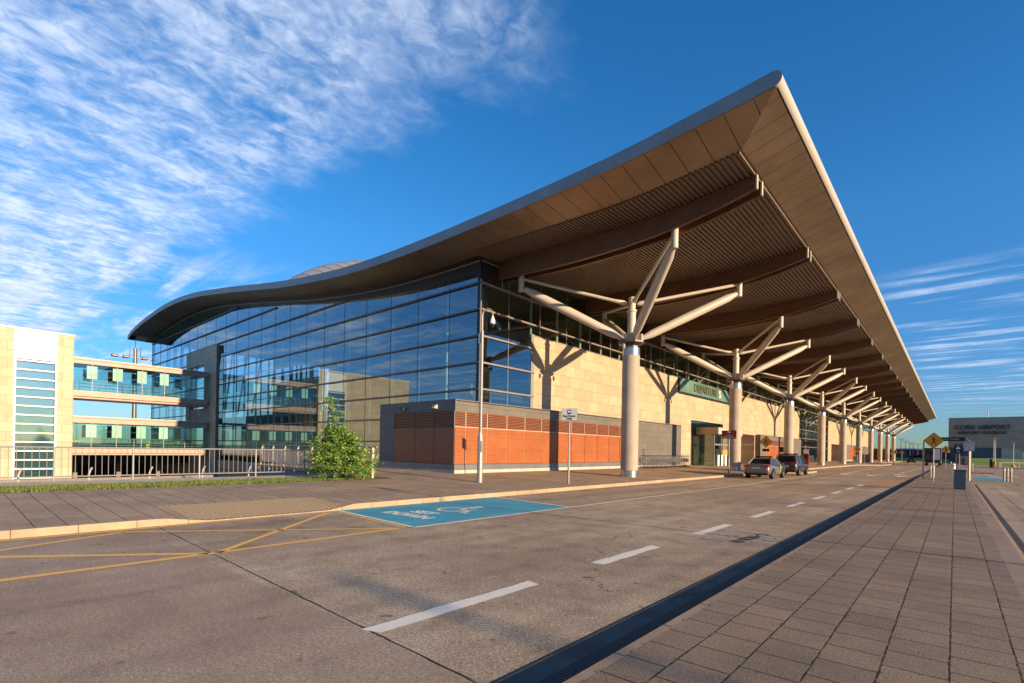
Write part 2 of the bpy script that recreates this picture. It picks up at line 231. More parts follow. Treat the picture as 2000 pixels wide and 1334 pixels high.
# ------------------------------------------------------------------ helpers
def tag(o,label,cat,group=None,kind=None):
    o['label']=label; o['category']=cat
    if group: o['group']=group
    if kind: o['kind']=kind
    return o
def empty(name,loc=(0,0,0),rz=0):
    o=bpy.data.objects.new(name,None); C.objects.link(o); o.location=loc; o.rotation_euler=(0,0,rz); o.empty_display_size=.2; return o
class MB:
    def __init__(s): s.v=[]; s.f=[]
    def box(s,x0,x1,y0,y1,z0,z1):
        if x0>x1:x0,x1=x1,x0
        if y0>y1:y0,y1=y1,y0
        if z0>z1:z0,z1=z1,z0
        n=len(s.v); s.v+=[(x,y,z) for z in (z0,z1) for y in (y0,y1) for x in (x0,x1)]
        s.f+=[tuple(n+i for i in q) for q in ((0,2,3,1),(4,5,7,6),(0,1,5,4),(2,6,7,3),(0,4,6,2),(1,3,7,5))]; return s
    def poly(s,pts): n=len(s.v); s.v+=[tuple(p) for p in pts]; s.f.append(tuple(range(n,n+len(pts)))); return s
    def tube(s,a,b,r0,r1=None,n=12,cap=True):
        if r1 is None:r1=r0
        a=Vector(a);b=Vector(b);d=(b-a).normalized(); u=d.orthogonal().normalized(); w=d.cross(u); k=len(s.v)
        for p,r in ((a,r0),(b,r1)):
            for i in range(n):
                t=2*PI*i/n; s.v.append(tuple(p+u*math.cos(t)*r+w*math.sin(t)*r))
        for i in range(n): j=(i+1)%n; s.f.append((k+i,k+j,k+n+j,k+n+i))
        if cap: s.f.append(tuple(k+i for i in range(n))[::-1]); s.f.append(tuple(k+n+i for i in range(n)))
        return s
    def path(s,pts,r,n=10):
        pts=[Vector(p) for p in pts]; k=len(s.v); m=len(pts); up=None
        for i,p in enumerate(pts):
            d=(pts[min(i+1,m-1)]-pts[max(i-1,0)]).normalized()
            if up is None: up=d.orthogonal().normalized()
            up=(up-d*up.dot(d)).normalized(); w=d.cross(up); rr=r[i] if isinstance(r,(list,tuple)) else r
            for j in range(n): t=2*PI*j/n; s.v.append(tuple(p+up*math.cos(t)*rr+w*math.sin(t)*rr))
        for i in range(m-1):
            for j in range(n): q=(j+1)%n; s.f.append((k+i*n+j,k+i*n+q,k+(i+1)*n+q,k+(i+1)*n+j))
        s.f.append(tuple(k+i for i in range(n))[::-1]); s.f.append(tuple(k+(m-1)*n+i for i in range(n))); return s
    def lathe(s,c,prof,n=20,cap=True):
        k=len(s.v); cx,cy=c
        for r,z in prof:
            for i in range(n): t=2*PI*i/n; s.v.append((cx+r*math.cos(t),cy+r*math.sin(t),z))
        for a in range(len(prof)-1):
            for i in range(n): j=(i+1)%n; s.f.append((k+a*n+i,k+a*n+j,k+(a+1)*n+j,k+(a+1)*n+i))
        if cap: s.f.append(tuple(k+i for i in range(n))[::-1]); s.f.append(tuple(k+(len(prof)-1)*n+i for i in range(n)))
        return s
    def prism(s,pts,axis,a,b):
        n=len(pts);k=len(s.v)
        for t in (a,b):
            for p in pts: s.v.append((t,p[0],p[1]) if axis=='X' else (p[0],t,p[1]) if axis=='Y' else (p[0],p[1],t))
        for i in range(n): j=(i+1)%n; s.f.append((k+i,k+j,k+n+j,k+n+i))
        s.f.append(tuple(k+i for i in range(n))[::-1]); s.f.append(tuple(k+n+i for i in range(n))); return s
    def build(s,name,mat,parent=None,smooth=False,bevel=0,fix=True):
        o_=parent.location if parent is not None else Vector((0,0,0))
        if parent is not None and parent.parent is not None: o_=o_+parent.parent.location
        me=bpy.data.meshes.new(name); me.from_pydata([(x-o_.x,y-o_.y,z-o_.z) for x,y,z in s.v],[],s.f)
        if fix:
            bm=bmesh.new(); bm.from_mesh(me); bmesh.ops.recalc_face_normals(bm,faces=bm.faces); bm.to_mesh(me); bm.free()
        me.materials.append(mat); o=bpy.data.objects.new(name,me); C.objects.link(o)
        if smooth: me.shade_smooth(); 
        if smooth=='auto':
            try: me.set_sharp_from_angle(angle=R(35))
            except Exception: pass
        if bevel:
            b=o.modifiers.new('bevel','BEVEL'); b.width=bevel; b.segments=2; b.limit_method='ANGLE'
        if parent is not None: o.parent=parent
        return o
def struct(o): o['kind']='structure'; return o
def copy_tree(o,parent=None):
    c=o.copy(); C.objects.link(c); c.parent=parent
    for ch in list(o.children): copy_tree(ch,c)
    return c
def text(name,body,size,mat,parent,mtx,ext=.004,align='CENTER',sx=1,bold=0):
    cu=bpy.data.curves.new(name,'FONT'); cu.body=body; cu.size=size; cu.extrude=ext; cu.align_x=align; cu.align_y='CENTER'; cu.offset=bold; cu.space_line=.85
    t=bpy.data.objects.new('tmp',cu); C.objects.link(t); bpy.context.view_layer.update()
    me=bpy.data.meshes.new_from_object(t.evaluated_get(bpy.context.evaluated_depsgraph_get())); bpy.data.objects.remove(t)
    me.transform(mtx@Matrix.Diagonal((sx,1,1,1)))
    if parent is not None: me.transform(Matrix.Translation(-parent.location))
    me.materials.clear(); me.materials.append(mat); o=bpy.data.objects.new(name,me); C.objects.link(o)
    if parent is not None: o.parent=parent
    return o
FRONT=lambda x,y,z,rz=0: Matrix.Translation((x,y,z))@Matrix.Rotation(rz,4,'Z')@Matrix.Rotation(PI/2,4,'X')   # faces -Y
EAST=lambda x,y,z: Matrix.Translation((x,y,z))@Matrix.Rotation(PI/2,4,'Z')@Matrix.Rotation(PI/2,4,'X')       # faces +X
FLAT=lambda x,y,z,rz: Matrix.Translation((x,y,z))@Matrix.Rotation(rz,4,'Z')
def PZ(x):   # forecourt paving height
    return .12+.03*min(12.,max(0,-12.75-x)) if x>-24.5 else .12+.03*11.75
exec_order=None
#PART2
# ------------------------------------------------------------------ ground, roads, paving
struct(MB().poly([(-4000,-4000,-4.1),(4000,-4000,-4.1),(4000,4000,-4.1),(-4000,4000,-4.1)]).build('ground',groundm,fix=False))
b=MB()
for x0,x1,y0,y1 in ((-22.5,900,-400,14.0),(-36.8,900,14.0,21.1),(-91.5,900,21.1,1500)): b.box(x0,x1,y0,y1,-4.6,-.03)
struct(b.build('terrace',terram))
KP=[(-12.62,-25),(-12.62,49.5),(-10.2,51.2),(-10.2,57),(-12.8,60),(-12.8,106),(-9.6,112),(-9.6,135),(-12.8,140),(-12.8,228)]
def kx(y):
    for (xa,ya),(xb,yb) in zip(KP,KP[1:]):
        if ya<=y<=yb: return xa+(xb-xa)*(y-ya)/(yb-ya)
    return -12.62
def kh(y):  # kerb height with the dropped crossing
    if y<3.2 or y>7.75: return .15
    if y<4.1: return .15-.125*(y-3.2)/.9
    if y>6.95: return .025+.125*(y-6.95)/.8
    return .025
road=MB().poly([(-14,-25,0),(-2.05,-25,0),(-2.05,232,0),(-14,232,0)]).build('road',roadm,fix=False); struct(road)
rr=MB().poly([(.84,-25,0),(60,-25,0),(60,148,0),(.84,148,0)]).build('road',roadm,fix=False); struct(rr)
ys=sorted(set([-25]+[y/4 for y in range(-40,64)]+[18,20,24,30,40]+[49.5,51.2,57,60,70,90,106,112,135,140,170,228]))
def strip(fl,fr,y0,y1,zf,cols=6):
    b=MB(); Y=[y for y in ys if y0<=y<=y1]
    for y in Y:
        for i in range(cols+1):
            x=fl(y)+(fr(y)-fl(y))*i/cols; b.v.append((x,y,zf(x,y)))
    for a in range(len(Y)-1):
        for i in range(cols): k=a*(cols+1)+i; b.f.append((k,k+1,k+cols+2,k+cols+1))
    return b
def pz(x,y):
    base=.15+.028*max(0,min(12,-12.75-x)); dip=(.15-kh(y))*max(0,1-max(0,-12.75-x)/1.9); return base-dip
pv=strip(lambda y:-19.3,lambda y:kx(y)-.13,-25,13.75,pz,14); 
o=struct(pv.build('forecourt_pavement',pav_far,fix=False))
struct(strip(lambda y:-20.7 if y>=18.7 else -24.6,lambda y:kx(y)-.13,13.75,228,pz,14).build('forecourt_pavement',pav_far,fix=False))
struct(MB().box(-36.6,-24.4,14.02,21.0,-.5,.45).build('forecourt_pavement',pav_far))
struct(strip(lambda y:-22.45,lambda y:-21.15,-25,13.75,lambda x,y:pz(x,y),2).build('concrete_verge_edging',concrete,fix=False))
struct(strip(lambda y:-21.15,lambda y:-19.3,-25,13.75,lambda x,y:pz(x,y)+.01,2).build('verge_soil',soil,fix=False))
k=MB()
Y=[-25]+[y*.92 for y in range(-5,53)]+[49.5]
Y=sorted(set([-25]+[round(y*.25,2) for y in range(0,48)]+[12,20,30,40,49.5,51.2,57,60,80,106,112,135,140,170,228]))
for ya,yb in zip(Y,Y[1:]):
    xa,xb=kx(ya),kx(yb); ha,hb=kh(ya)+.004,kh(yb)+.004; n=len(k.v)
    k.v+=[(xa,ya,-.02),(xa-.012,ya,ha),(xa-.14,ya,ha),(xb,yb,-.02),(xb-.012,yb,hb),(xb-.14,yb,hb)]
    k.f+=[(n,n+3,n+4,n+1),(n+1,n+4,n+5,n+2)]
struct(k.build('kerb',kerbm))
# tactile dropped crossing
tm=M('buff_tactile_paving',.85); _s=tm.n('ShaderNodeSeparateXYZ'); tm.l(tm.tc.outputs['Object'],_s.inputs[0])
_fx=tm.math('SINE',tm.math('MULTIPLY',_s.outputs[0],42)); _fy=tm.math('SINE',tm.math('MULTIPLY',_s.outputs[1],42)); _d=tm.math('GREATER_THAN',tm.math('MULTIPLY',_fx,_fy),.22)
tm.col(tm.mix(_d,tm.mix(.5,(.26,.18,.10),tm.ramp(tm.noise(3,5,.7),[(.3,(.22,.16,.09)),(.7,(.36,.27,.14))])),(.80,.58,.28))).bump(_d,.8,.02)
t=MB()
for a in range(15):
    for b_ in range(8):
        y0=3.75+a*.25;x0=-12.80-b_*.23; t.poly([(x,y,pz(x,y)+.005) for x,y in ((x0-.23,y0),(x0,y0),(x0,y0+.25),(x0-.23,y0+.25))])
struct(t.build('tactile_paving',tm.m,fix=False))
# central island footway
near=MB().box(-1.99,.62,-12,228,-.4,.1).build('island_pavement',pav_near); struct(near)
struct(MB().box(-2.08,-1.99,-12,228,-.4,.1).build('kerb',edging)); 
e=MB().box(.62,.86,-12,228,-.4,.1); struct(e.build('kerb',edging))
struct(MB().poly([(-2.34,-12,.004),(-2.085,-12,.004),(-2.085,48,.004),(-2.34,48,.004)]).build('drain_channel',grate,fix=False))
struct(MB().poly([(-2.575,-12,.0025),(-2.34,-12,.0025),(-2.34,60,.0025),(-2.575,60,.0025)]).build('shadow_gutter_strip',plain('shadow_darkened_concrete',(.10,.085,.07),.85,0,.35,1.5,.3),fix=False))  # gutter concrete with its colour darkened to deepen the kerb's shadow
struct(MB().poly([(-2.60,-12,.003),(-2.575,-12,.003),(-2.575,60,.003),(-2.60,60,.003)]).build('road_joint',darkjoint,fix=False))
struct(MB().poly([(.98,-12,.004),(1.1,-12,.004),(1.1,44.5,.004),(.98,44.5,.004)]).build('drain_channel',grate,fix=False))
struct(MB().poly([(1.1,-12,.003),(1.42,-12,.003),(1.42,44.5,.003),(1.1,44.5,.003)]).poly([(.86,-12,.003),(.98,-12,.003),(.98,44.5,.003),(.86,44.5,.003)]).build('channel_surround',plain('tan_channel_concrete',(.42,.31,.20),.85,0,.2,3,.3),fix=False))
# expansion joints (modelled as slightly wandering dark sealant strips)
def seal(pts,w,name='road_joint'):
    b=MB(); n=len(pts)
    for i,(x,y) in enumerate(pts):
        a=Vector(pts[max(i-1,0)]);c=Vector(pts[min(i+1,n-1)]); t=(c-a).normalized(); q=Vector((-t.y,t.x))*w/2*random.uniform(.6,1.3); b.v+=[(x+q.x,y+q.y,.004),(x-q.x,y-q.y,.004)]
    for i in range(n-1): b.f.append((2*i,2*i+1,2*i+3,2*i+2))
    return struct(b.build(name,darkjoint,fix=False))
seal([(-12.6+i*.1,3.1-.42*(i/100)+random.uniform(-.006,.006)) for i in range(101)],.016)
seal([(-7.13+random.uniform(-.006,.006),-12+i*.15) for i in range(98)],.006)
seal([(-7.2-.0+random.uniform(-.005,.005),2.9+i*.3) for i in range(60)],.004)
for y in (18.1,33.2,48.5): seal([(-12.6+i*.2,y+random.uniform(-.004,.004)) for i in range(50)],.012)
seal([(1.75+random.uniform(-.004,.004),-5+i*.3) for i in range(165)],.014)
# painted markings: children of the road
def mark(name,polys,mat,z=.006):
    b=MB()
    for p in polys: b.poly([(x,y,z) for x,y in p])
    return b.build(name,mat,road,fix=False)
def ln(x0,y0,x1,y1,w):
    d=Vector((x1-x0,y1-y0)).normalized(); q=Vector((-d.y,d.x))*w/2
    return [(x0+q.x,y0+q.y),(x1+q.x,y1+q.y),(x1-q.x,y1-q.y),(x0-q.x,y0-q.y)]
def ragged(x0,x1,y0,y1,n=14):
    L=[(x0+random.uniform(-.012,.012),y0+(y1-y0)*i/n) for i in range(n+1)]; Rr=[(x1+random.uniform(-.012,.012),y0+(y1-y0)*i/n) for i in range(n+1)]
    L[0]=(x0,y0+random.uniform(-.03,.03)); Rr[0]=(x1,y0+.06); Rr[-1]=(x1,y1-.04)
    return [[L[i],Rr[i],Rr[i+1],L[i+1]] for i in range(n)]
for i in range(17):
    y=2.72+4.*i
    if 34<y<57: 
        if y>37: continue
    mark('lane_dash',ragged(-4.26,-4.05,y,y+(2.5 if i==0 else 2.1)),whitep)
mark('blue_bay',[[(-12.6,7.2),(-8.95,6.9),(-8.95,12.9),(-12.6,13.4)]],bluep,.005)
for a in (ln(-12.6,7.24,-8.9,6.92,.11),ln(-8.9,6.87,-8.9,12.95,.11),ln(-12.6,13.4,-8.9,12.9,.10)): mark('bay_line',[a],whitep,.009)
mark('edge_line',[ln(-8.9,12.95,-8.85,28,.11),ln(-8.85,28,-8.9,49,.11),ln(-8.9,49,-9.9,53,.11)],whitep)
mark('edge_line',[ln(-8.0,57.5,-8.6,100,.12)],whitep)
for nm,x,sz in (('bay_lettering',-10.55,'SET'),('bay_lettering',-9.95,'DOWN')): pass
text('bay_lettering','DOWN',.56,whitep,road,FLAT(-10.7,8.08,0,0),.006,bold=.02,sx=.95)
text('bay_lettering','SET',.56,whitep,road,FLAT(-10.8,8.70,0,0),.006,bold=.02,sx=.95)
def arc(cx,cy,r,a0,a1,w,n=22,sy=1.):
    out=[]
    for i in range(n):
        t0=a0+(a1-a0)*i/n;t1=a0+(a1-a0)*(i+1)/n
        out.append([(cx+math.cos(t)*q,cy+math.sin(t)*q*sy) for t,q in ((t0,r-w/2),(t0,r+w/2),(t1,r+w/2),(t1,r-w/2))])
    return out
ws=arc(-10.78,9.75,.42,R(105),R(365),.11)+arc(-10.70,10.72,.07,0,2*PI,.14,14)
ws+=[ln(-10.74,10.58,-10.70,9.88,.15),ln(-10.72,10.3,-10.30,10.26,.09),ln(-10.74,9.92,-10.26,9.92,.12),ln(-10.28,9.95,-10.06,9.40,.12),ln(-10.08,9.42,-9.86,9.46,.10)]
mark('wheelchair_symbol',ws,whitep,.009)
ye=[ln(-9.0,-6,-8.95,3,.13),ln(-8.95,3,-9.02,6.6,.13),ln(-10.77,-1.2,-8.92,2.9,.11),ln(-12.3,-.6,-12.72,-.4,.1),ln(-12.25,.8,-12.15,2.9,.10) if 0 else ln(-10.9,.55,-12.2,2.55,.12),ln(-12.2,2.5,-9.1,6.55,.11),ln(-8.92,3.0,-12.45,6.92,.12),ln(-10.9,.6,-12.3,-2.5,.11),ln(-12.28,7.02,-9.05,6.75,.10)]
ye=[ln(-9.0,-6,-8.93,3,.15),ln(-8.93,3,-9.02,6.6,.13),ln(-10.77,.65,-8.95,2.9,.14),ln(-11.2,.3,-12.2,2.45,.12),ln(-12.2,2.45,-9.1,6.5,.11),ln(-8.92,3.02,-12.42,6.85,.12),ln(-12.45,7.08,-9.0,6.76,.10),ln(-12.44,-6,-12.44,7.0,.10),ln(-12.2,-3.5,-10.77,.65,.11)]
for a in ye: mark('yellow_line',[a],yellowp,.007)
mark('yellow_line',[ln(-12.5,14,-12.5,49,.08)],yellowp,.007)
mark('orange_hatched_box',[[(-4.1,36.6),(-2.62,36.5),(-2.62,46.6),(-4.0,45.8)]],orangep,.005)
mark('worn_lettering',[ln(-3.85,10.3,-2.65,10.35,.04),ln(-3.85,10.3,-3.75,11.9,.05),ln(-3.6,10.6,-2.65,10.75,.05),ln(-3.6,11.0,-2.66,11.05,.05),ln(-3.7,11.9,-2.66,11.7,.05),ln(-3.5,10.9,-3.0,11.8,.06),ln(-3.1,10.5,-2.7,11.6,.05),ln(-3.3,11.6,-2.66,11.35,.07)],faintw,.006)
mark('worn_lettering',[ln(-3.25,10.35,-3.1,11.9,.22)],plain('black_patch_paint',(.045,.035,.03),.8,0,.3,9),.005)
# give-way teeth, broken line, arrows
for x in (-7.6,-5.6,-3.5): mark('give_way_triangle',[[(x-.55,56.2),(x+.55,56.2),(x,53.2)]],whitep)
mark('give_way_line',[ln(-8.3+i*1.5,57.4,-7.4+i*1.5,57.4,.35) for i in range(5)],whitep)
for i in range(9): mark('lane_dash',[ln(-4.0,60+i*5,-4.0,62.3+i*5,.11)],whitep)
for x,y in ((-6.6,95),(-3.2,88),(-6,120)): mark('lane_arrow',[ln(x,y,x,y+5,.25),[(x-.5,y+4),(x+.5,y+4),(x,y+6.5)]],whitep)
mark('edge_line',[ln(-9,110,-9,135,.2)],whitep)
# right-hand side build-out and its bay
bo=MB().prism([(.86,44.8),(9,46.6),(9,50.5),(.86,50.5)],'Z',-.3,.1); struct(bo.build('island_pavement',pav_far))
struct(MB().prism([(.86,44.6),(9,46.4),(9,46.6),(.86,44.8)],'Z',-.3,.108).build('kerb',kerbm))
rmk=MB()
b=MB().poly([(1.2,52,.005),(3.4,52,.005),(3.0,60,.005),(1.2,60,.005)]).build('blue_bay',bluep,rr,fix=False)
b=MB()
for p in (ln(3.5,51.5,2.4,73,.12),ln(.9,75,3.6,75,.14),ln(2,95,9,95,.15)): b.poly([(x,y,.007) for x,y in p])
b.build('bay_line',whitep,rr,fix=False)
struct(MB().box(.86,3.2,75.2,82,-.2,.1).build('island_pavement',pav_far)); struct(MB().box(.86,3.2,75.0,75.2,-.2,.108).build('kerb',kerbm))
struct(MB().box(.5,22,118,121,-.2,.1).build('island_pavement',pav_far))
# far lawn rising to the cargo building
def lawn(xa,xb,ya,yb):
    b=MB(); nx=20
    for i in range(nx+1):
        for j in range(13):
            x=xa+(xb-xa)*i/nx; y=ya+(yb-ya)*j/12; q=max(0,min(1,(y-148)/52)) if xa>0 else j/12; b.v.append((x,y,.02+(1.55 if xa>0 else 1.2)*(q*q*(3-2*q))+.1*math.sin(x*.3+j)*(j>0)))
    for i in range(nx):
        for j in range(12): kk=i*13+j; b.f.append((kk,kk+13,kk+14,kk+1))
    struct(b.build('lawn',lawnm,smooth=True,fix=False))
lawn(2.5,130,148,211); lawn(-32,2.5,197,233)
wd=MB(); rnd=random.Random(21)
for k in range(150):
    x=rnd.choice([-1.99,-1.64,-1.23,-.82,-.41,0.,.41])+rnd.gauss(0,.006); y=rnd.uniform(2.2,14)
    for q in range(rnd.randint(3,9)):
        a=rnd.uniform(0,2*PI); l=rnd.uniform(.008,.028); px_,py_=x+rnd.gauss(0,.008),y+rnd.gauss(0,.02); wd.poly([(px_-.003,py_,.1),(px_+.003,py_,.1),(px_+l*math.cos(a),py_+l*math.sin(a),.1+rnd.uniform(.004,.018))])
tag(wd.build('joint_weeds',grassm,fix=False),'tiny moss and weeds in the joints of the island paving','weeds',kind='stuff')
# grass blades on the verge
g=MB(); rnd=random.Random(3)
for i in range(15000):
    y=rnd.uniform(-7,12.6); w=1 if y<10 else .3
    x=-19.22-abs(rnd.gauss(0,.75)) if rnd.random()<.35 else rnd.uniform(-20.9,-19.24); 
    if x<-21.1: continue
    if y>11.2 and x<-20.2: continue
    z=pz(x,y); h=rnd.uniform(.04,.12)*(1.3 if rnd.random()<.1 else 1); a=rnd.uniform(0,PI); dx,dy=math.cos(a)*.012,math.sin(a)*.012; lx,ly=rnd.uniform(-.05,.05),rnd.uniform(-.05,.05)
    g.poly([(x-dx,y-dy,z),(x+dx,y+dy,z),(x+lx,y+ly,z+h)])
o=g.build('verge_grass',grassm,fix=False); tag(o,'narrow strip of bright green grass below the grey railing','grass',kind='stuff')
# ------------------------------------------------------------------ terminal
XW=-21.35; YF=21.23; YR=18.5; YI=20.6; XR=-4.53; XI=-6.42; YE=211; XE=-91.6; XG=-90.1
prof=[(-91.6,17.35),(-90,17.75),(-88,18.04),(-84,18.42),(-79.4,18.66),(-75.5,18.8),(-71.9,18.8),(-68,18.65),(-64.5,18.38),(-60.8,17.98),(-57.3,17.5),(-51.9,16.72),(-46.7,15.9),(-41.7,15.15),(-37.3,14.62),(-33.6,14.24),(-30.2,14.0),(-26.8,13.88),(-23.3,13.84),(-20.2,13.86),(-16.6,13.92),(-12.1,14.05),(-9.7,14.2),(-6.7,14.48),(-4.53,14.72)]
def tz(x):
    P_=prof
    x=max(P_[0][0],min(P_[-1][0],x))
    for i in range(len(P_)-1):
        if P_[i][0]<=x<=P_[i+1][0]:
            p0=P_[max(i-1,0)];p1=P_[i];p2=P_[i+1];p3=P_[min(i+2,len(P_)-1)]
            h=p2[0]-p1[0]; t=(x-p1[0])/h; m1=(p2[1]-p0[1])/(p2[0]-p0[0]); m2=(p3[1]-p1[1])/(p3[0]-p1[0])
            return (2*t**3-3*t*t+1)*p1[1]+(t**3-2*t*t+t)*h*m1+(-2*t**3+3*t*t)*p2[1]+(t**3-t*t)*h*m2
ub=lambda x: tz(x)-(.9 if x>-12 else .9-.35*min(1,(-12-x)/8))
term=empty('terminal_building',(-21.35,21.23,0)); tag(term,'long airport terminal with wave shaped overhanging roof, blue glass end and sandstone front wall','airport terminal')
xs=[XE+ (XR-.27-XE)*i/120 for i in range(121)]
top=[(x,tz(x)) for x in xs]; 
zc=tz(xs[-1])-.26; nose=[(xs[-1]+.27*math.sin(t),zc+.26*math.cos(t)) for t in [PI*i/14 for i in range(1,14)]]
bot=[(x,tz(x)-.52) for x in reversed(xs)]
loop=top+nose+bot
r_=MB().prism(loop,'Y',YR,YE); 
# end caps need clean strips: replace n-gon caps by quads
r_.f=r_.f[:-2]; n=len(loop); nb=len(xs)
for off in (0,n):
    for i in range(nb-1): a,b=i,i+1; c,d=n-1-i-1,n-1-i; r_.f.append((off+a,off+b,off+c,off+d))
    r_.f.append(tuple(off+i for i in range(nb-1,nb+len(nose)+1)))
roof=r_.build('roof',capm,term,smooth='auto')
# zinc side fascia set proud of the roof end, in sheets with fine joints
fas=MB(); xa=XE
def fz(x): return tz(x),tz(x)-.52
x0=xs[0]; seg=[xs[0]+i*(xs[-1]-xs[0])/28 for i in range(29)]
for a,b_ in zip(seg,seg[1:]):
    for k in range(4):
        q0=a+.006+(b_-a-.012)*k/4; q1=a+.006+(b_-a-.012)*(k+1)/4
        n=len(fas.v)
        for x in (q0,q1): fas.v+=[(x,YR-.02,tz(x)+.012),(x,YR-.02,tz(x)-.53),(x,YR+.03,tz(x)+.012),(x,YR+.03,tz(x)-.53)]
        fas.f+=[(n,n+4,n+5,n+1),(n,n+2,n+6,n+4),(n+1,n+5,n+7,n+3)]
nn=[(xs[-1]+.275*math.sin(t),zc+.272*math.cos(t)) for t in [PI*i/14 for i in range(0,15)]]
n=len(fas.v); fas.v+=[(x,YR-.02,z) for x,z in nn]; fas.f.append(tuple(range(n,n+15)))
fas.build('side_fascia',zinc,roof,fix=False)
# east edge: dark gutter line plus soffit boards
def soff_panel(mb,p): mb.poly(p)
se=MB(); y=YR; w=1.03; ym=[YR+.05]
yy=YR+.6
while yy<YE-.5: ym.append(yy); yy+=w
ym.append(YE)
xo=XR-.20; zo=tz(XR-.4)-.54; zi=ub(XI)
for a,b_ in zip(ym,ym[1:]):
    a+=.012; b_-=.012
    def inner(y): # mitre clip: inner x follows diagonal while y<YI
        if y>=YI: return XI,zi
        t=(y-YR)/(YI-YR); return xo+(XI-xo)*t, zo+(zi-zo)*t
    (xa_,za),(xb_,zb)=inner(a),inner(b_)
    if a<YI<b_: se.poly([(xo,a,zo),(xo,b_,zo),(XI,b_,zi),(XI,YI,zi),(xa_,a,za)])
    else: se.poly([(xo,a,zo),(xo,b_,zo),(xb_,b_,zb),(xa_,a,za)])
se.build('edge_soffit',soffm,roof,fix=False)
ss=MB(); x=XR-.9; xm=[xo]
while x>XE+1: xm.append(x); x-=1.03
for a,b_ in zip(xm,xm[1:]):
    a-=.014; b_+=.014
    def inn(x):
        if x<=XI: return YI,ub(x)
        t=(x-xo)/(XI-xo); return YR+(YI-YR)*t, zo+(zi-zo)*t
    (ya,za),(yb,zb)=inn(a),inn(b_)
    if a>XI>b_: ss.poly([(a,YR+.04,tz(a)-.54),(a,ya,za),(XI,YI,zi),(b_,yb,zb),(b_,YR+.04,tz(b_)-.54)])
    else: ss.poly([(a,YR+.04,tz(a)-.54),(a,ya,za),(b_,yb,zb),(b_,YR+.04,tz(b_)-.54)])
ss.build('side_soffit',soffm,roof,fix=False)
bk=MB(); bk.poly([(xo+.05,YR+.1,zo+.03),(xo+.05,YE-.1,zo+.03),(XI,YE-.1,zi+.04),(XI,YI,zi+.04)])
for a,b_ in zip(xs,xs[1:]):
    if a>XI-1: continue
    bk.poly([(a,YR+.1,tz(a)-.525),(b_,YR+.1,tz(b_)-.525),(b_,YI,ub(b_)+.04),(a,YI,ub(a)+.04)])
bk.build('soffit_backing',blackm,roof,fix=False)
# corrugated deck with ribs along the building
dk=MB(); x=XI+.02; pts=[]
while x>XW-.3:
    z=ub(x); pts+=[(x,z+.03),(x-.105,ub(x-.105)+.03),(x-.12,ub(x-.12)-.065),(x-.20,ub(x-.20)-.065)]; x-=.215
n0=len(pts)
dk.v=[(x,YI-.02,z) for x,z in pts]+[(x,YE-1,z) for x,z in pts]
dk.f=[(i,i+1,n0+i+1,n0+i) for i in range(n0-1)]
dk.build('corrugated_deck',deckm,roof,fix=False)
# inside ceiling west of the front wall, and end edge
ic=MB()
for a,b_ in zip(xs,xs[1:]):
    if a>XW: continue
    ic.poly([(a,YI,ub(a)),(min(b_,XW),YI,ub(min(b_,XW))),(min(b_,XW),60,ub(min(b_,XW))),(a,60,ub(a))])
ic.build('ceiling',soffm,roof,fix=False)
# glulam twin beams
for k in range(20):
    yc=23.1+9.785*k
    for s in (-.36,.36):
        X=[-6.5,-6.62,-8,-9.5,-11,-12.5,-14,-15.5,-17,-18.5,-20,-21.3,-23]
        B=[12.98,12.93,12.60,12.33,12.16,12.05,12.0,11.98,12.0,12.05,12.12,12.2,12.35]
        up=[(x,ub(x)-.07) for x in X]; lo=[(x,z) for x,z in zip(X,B)][::-1]
        bm_=MB(); n=len(X)
        for yy in (yc+s-.1,yc+s+.1):
            for (x,z) in up: bm_.v.append((x,yy,z))
            for (x,z) in lo[::-1]: bm_.v.append((x,yy,z))
        for i in range(n-1):
            bm_.f+=[(i,i+1,n+i+1,n+i),(2*n+i,2*n+i+1,3*n+i+1,3*n+i),(i,i+1,2*n+i+1,2*n+i),(n+i,n+i+1,3*n+i+1,3*n+i)]
        bm_.f+=[(0,n,3*n,2*n),(n-1,2*n-1,4*n-1,3*n-1)]
        o=bm_.build('glulam_beam',beamm,term)
        MB().box(-6.5,-6.44,yc+s-.1,yc+s+.1,12.96,ub(-6.5)-.05).build('end_plate',steelw,o)
# curtain wall, west-facing side gable
mulx=[XW,XW-2.8]+[XW-2.8-3.1*i for i in range(1,22)]+[XG]
gz=lambda x: tz(x)-.88
g=MB(); 
for a,b_ in zip(mulx,mulx[1:]):
    for k in range(2):
        p=a+(b_-a)*k/2; q=a+(b_-a)*(k+1)/2
        g.poly([(p,YF,-4),(q,YF,-4),(q,YF,gz(q)),(p,YF,gz(p))])
cw=g.build('curtain_glazing',gl_main,term,fix=False)
mm=MB()
for x in mulx[1:-1]: MB().box(x-.02,x+.02,YF-.012,YF+.10,-4,gz(x)).build('mullion',transm,cw)
mm.box(XG-.05,XG+.05,YF-.04,YF+.2,-4,gz(XG)); mm.build('end_frame',transm,cw)
Z1=11.62; DZ=1.577
def trans(name,x0,x1,z,m=transm):
    MB().box(x0,x1,YF-.14,YF-.002,z-.05,z+.05).build(name,m,cw)
for j in range(0,9): trans('transom',XG,XW+.02,Z1-j*DZ)
for idx,j in ((5,1),(9,2),(12,3)): trans('transom',XG,mulx[idx]+.3,Z1+j*DZ)
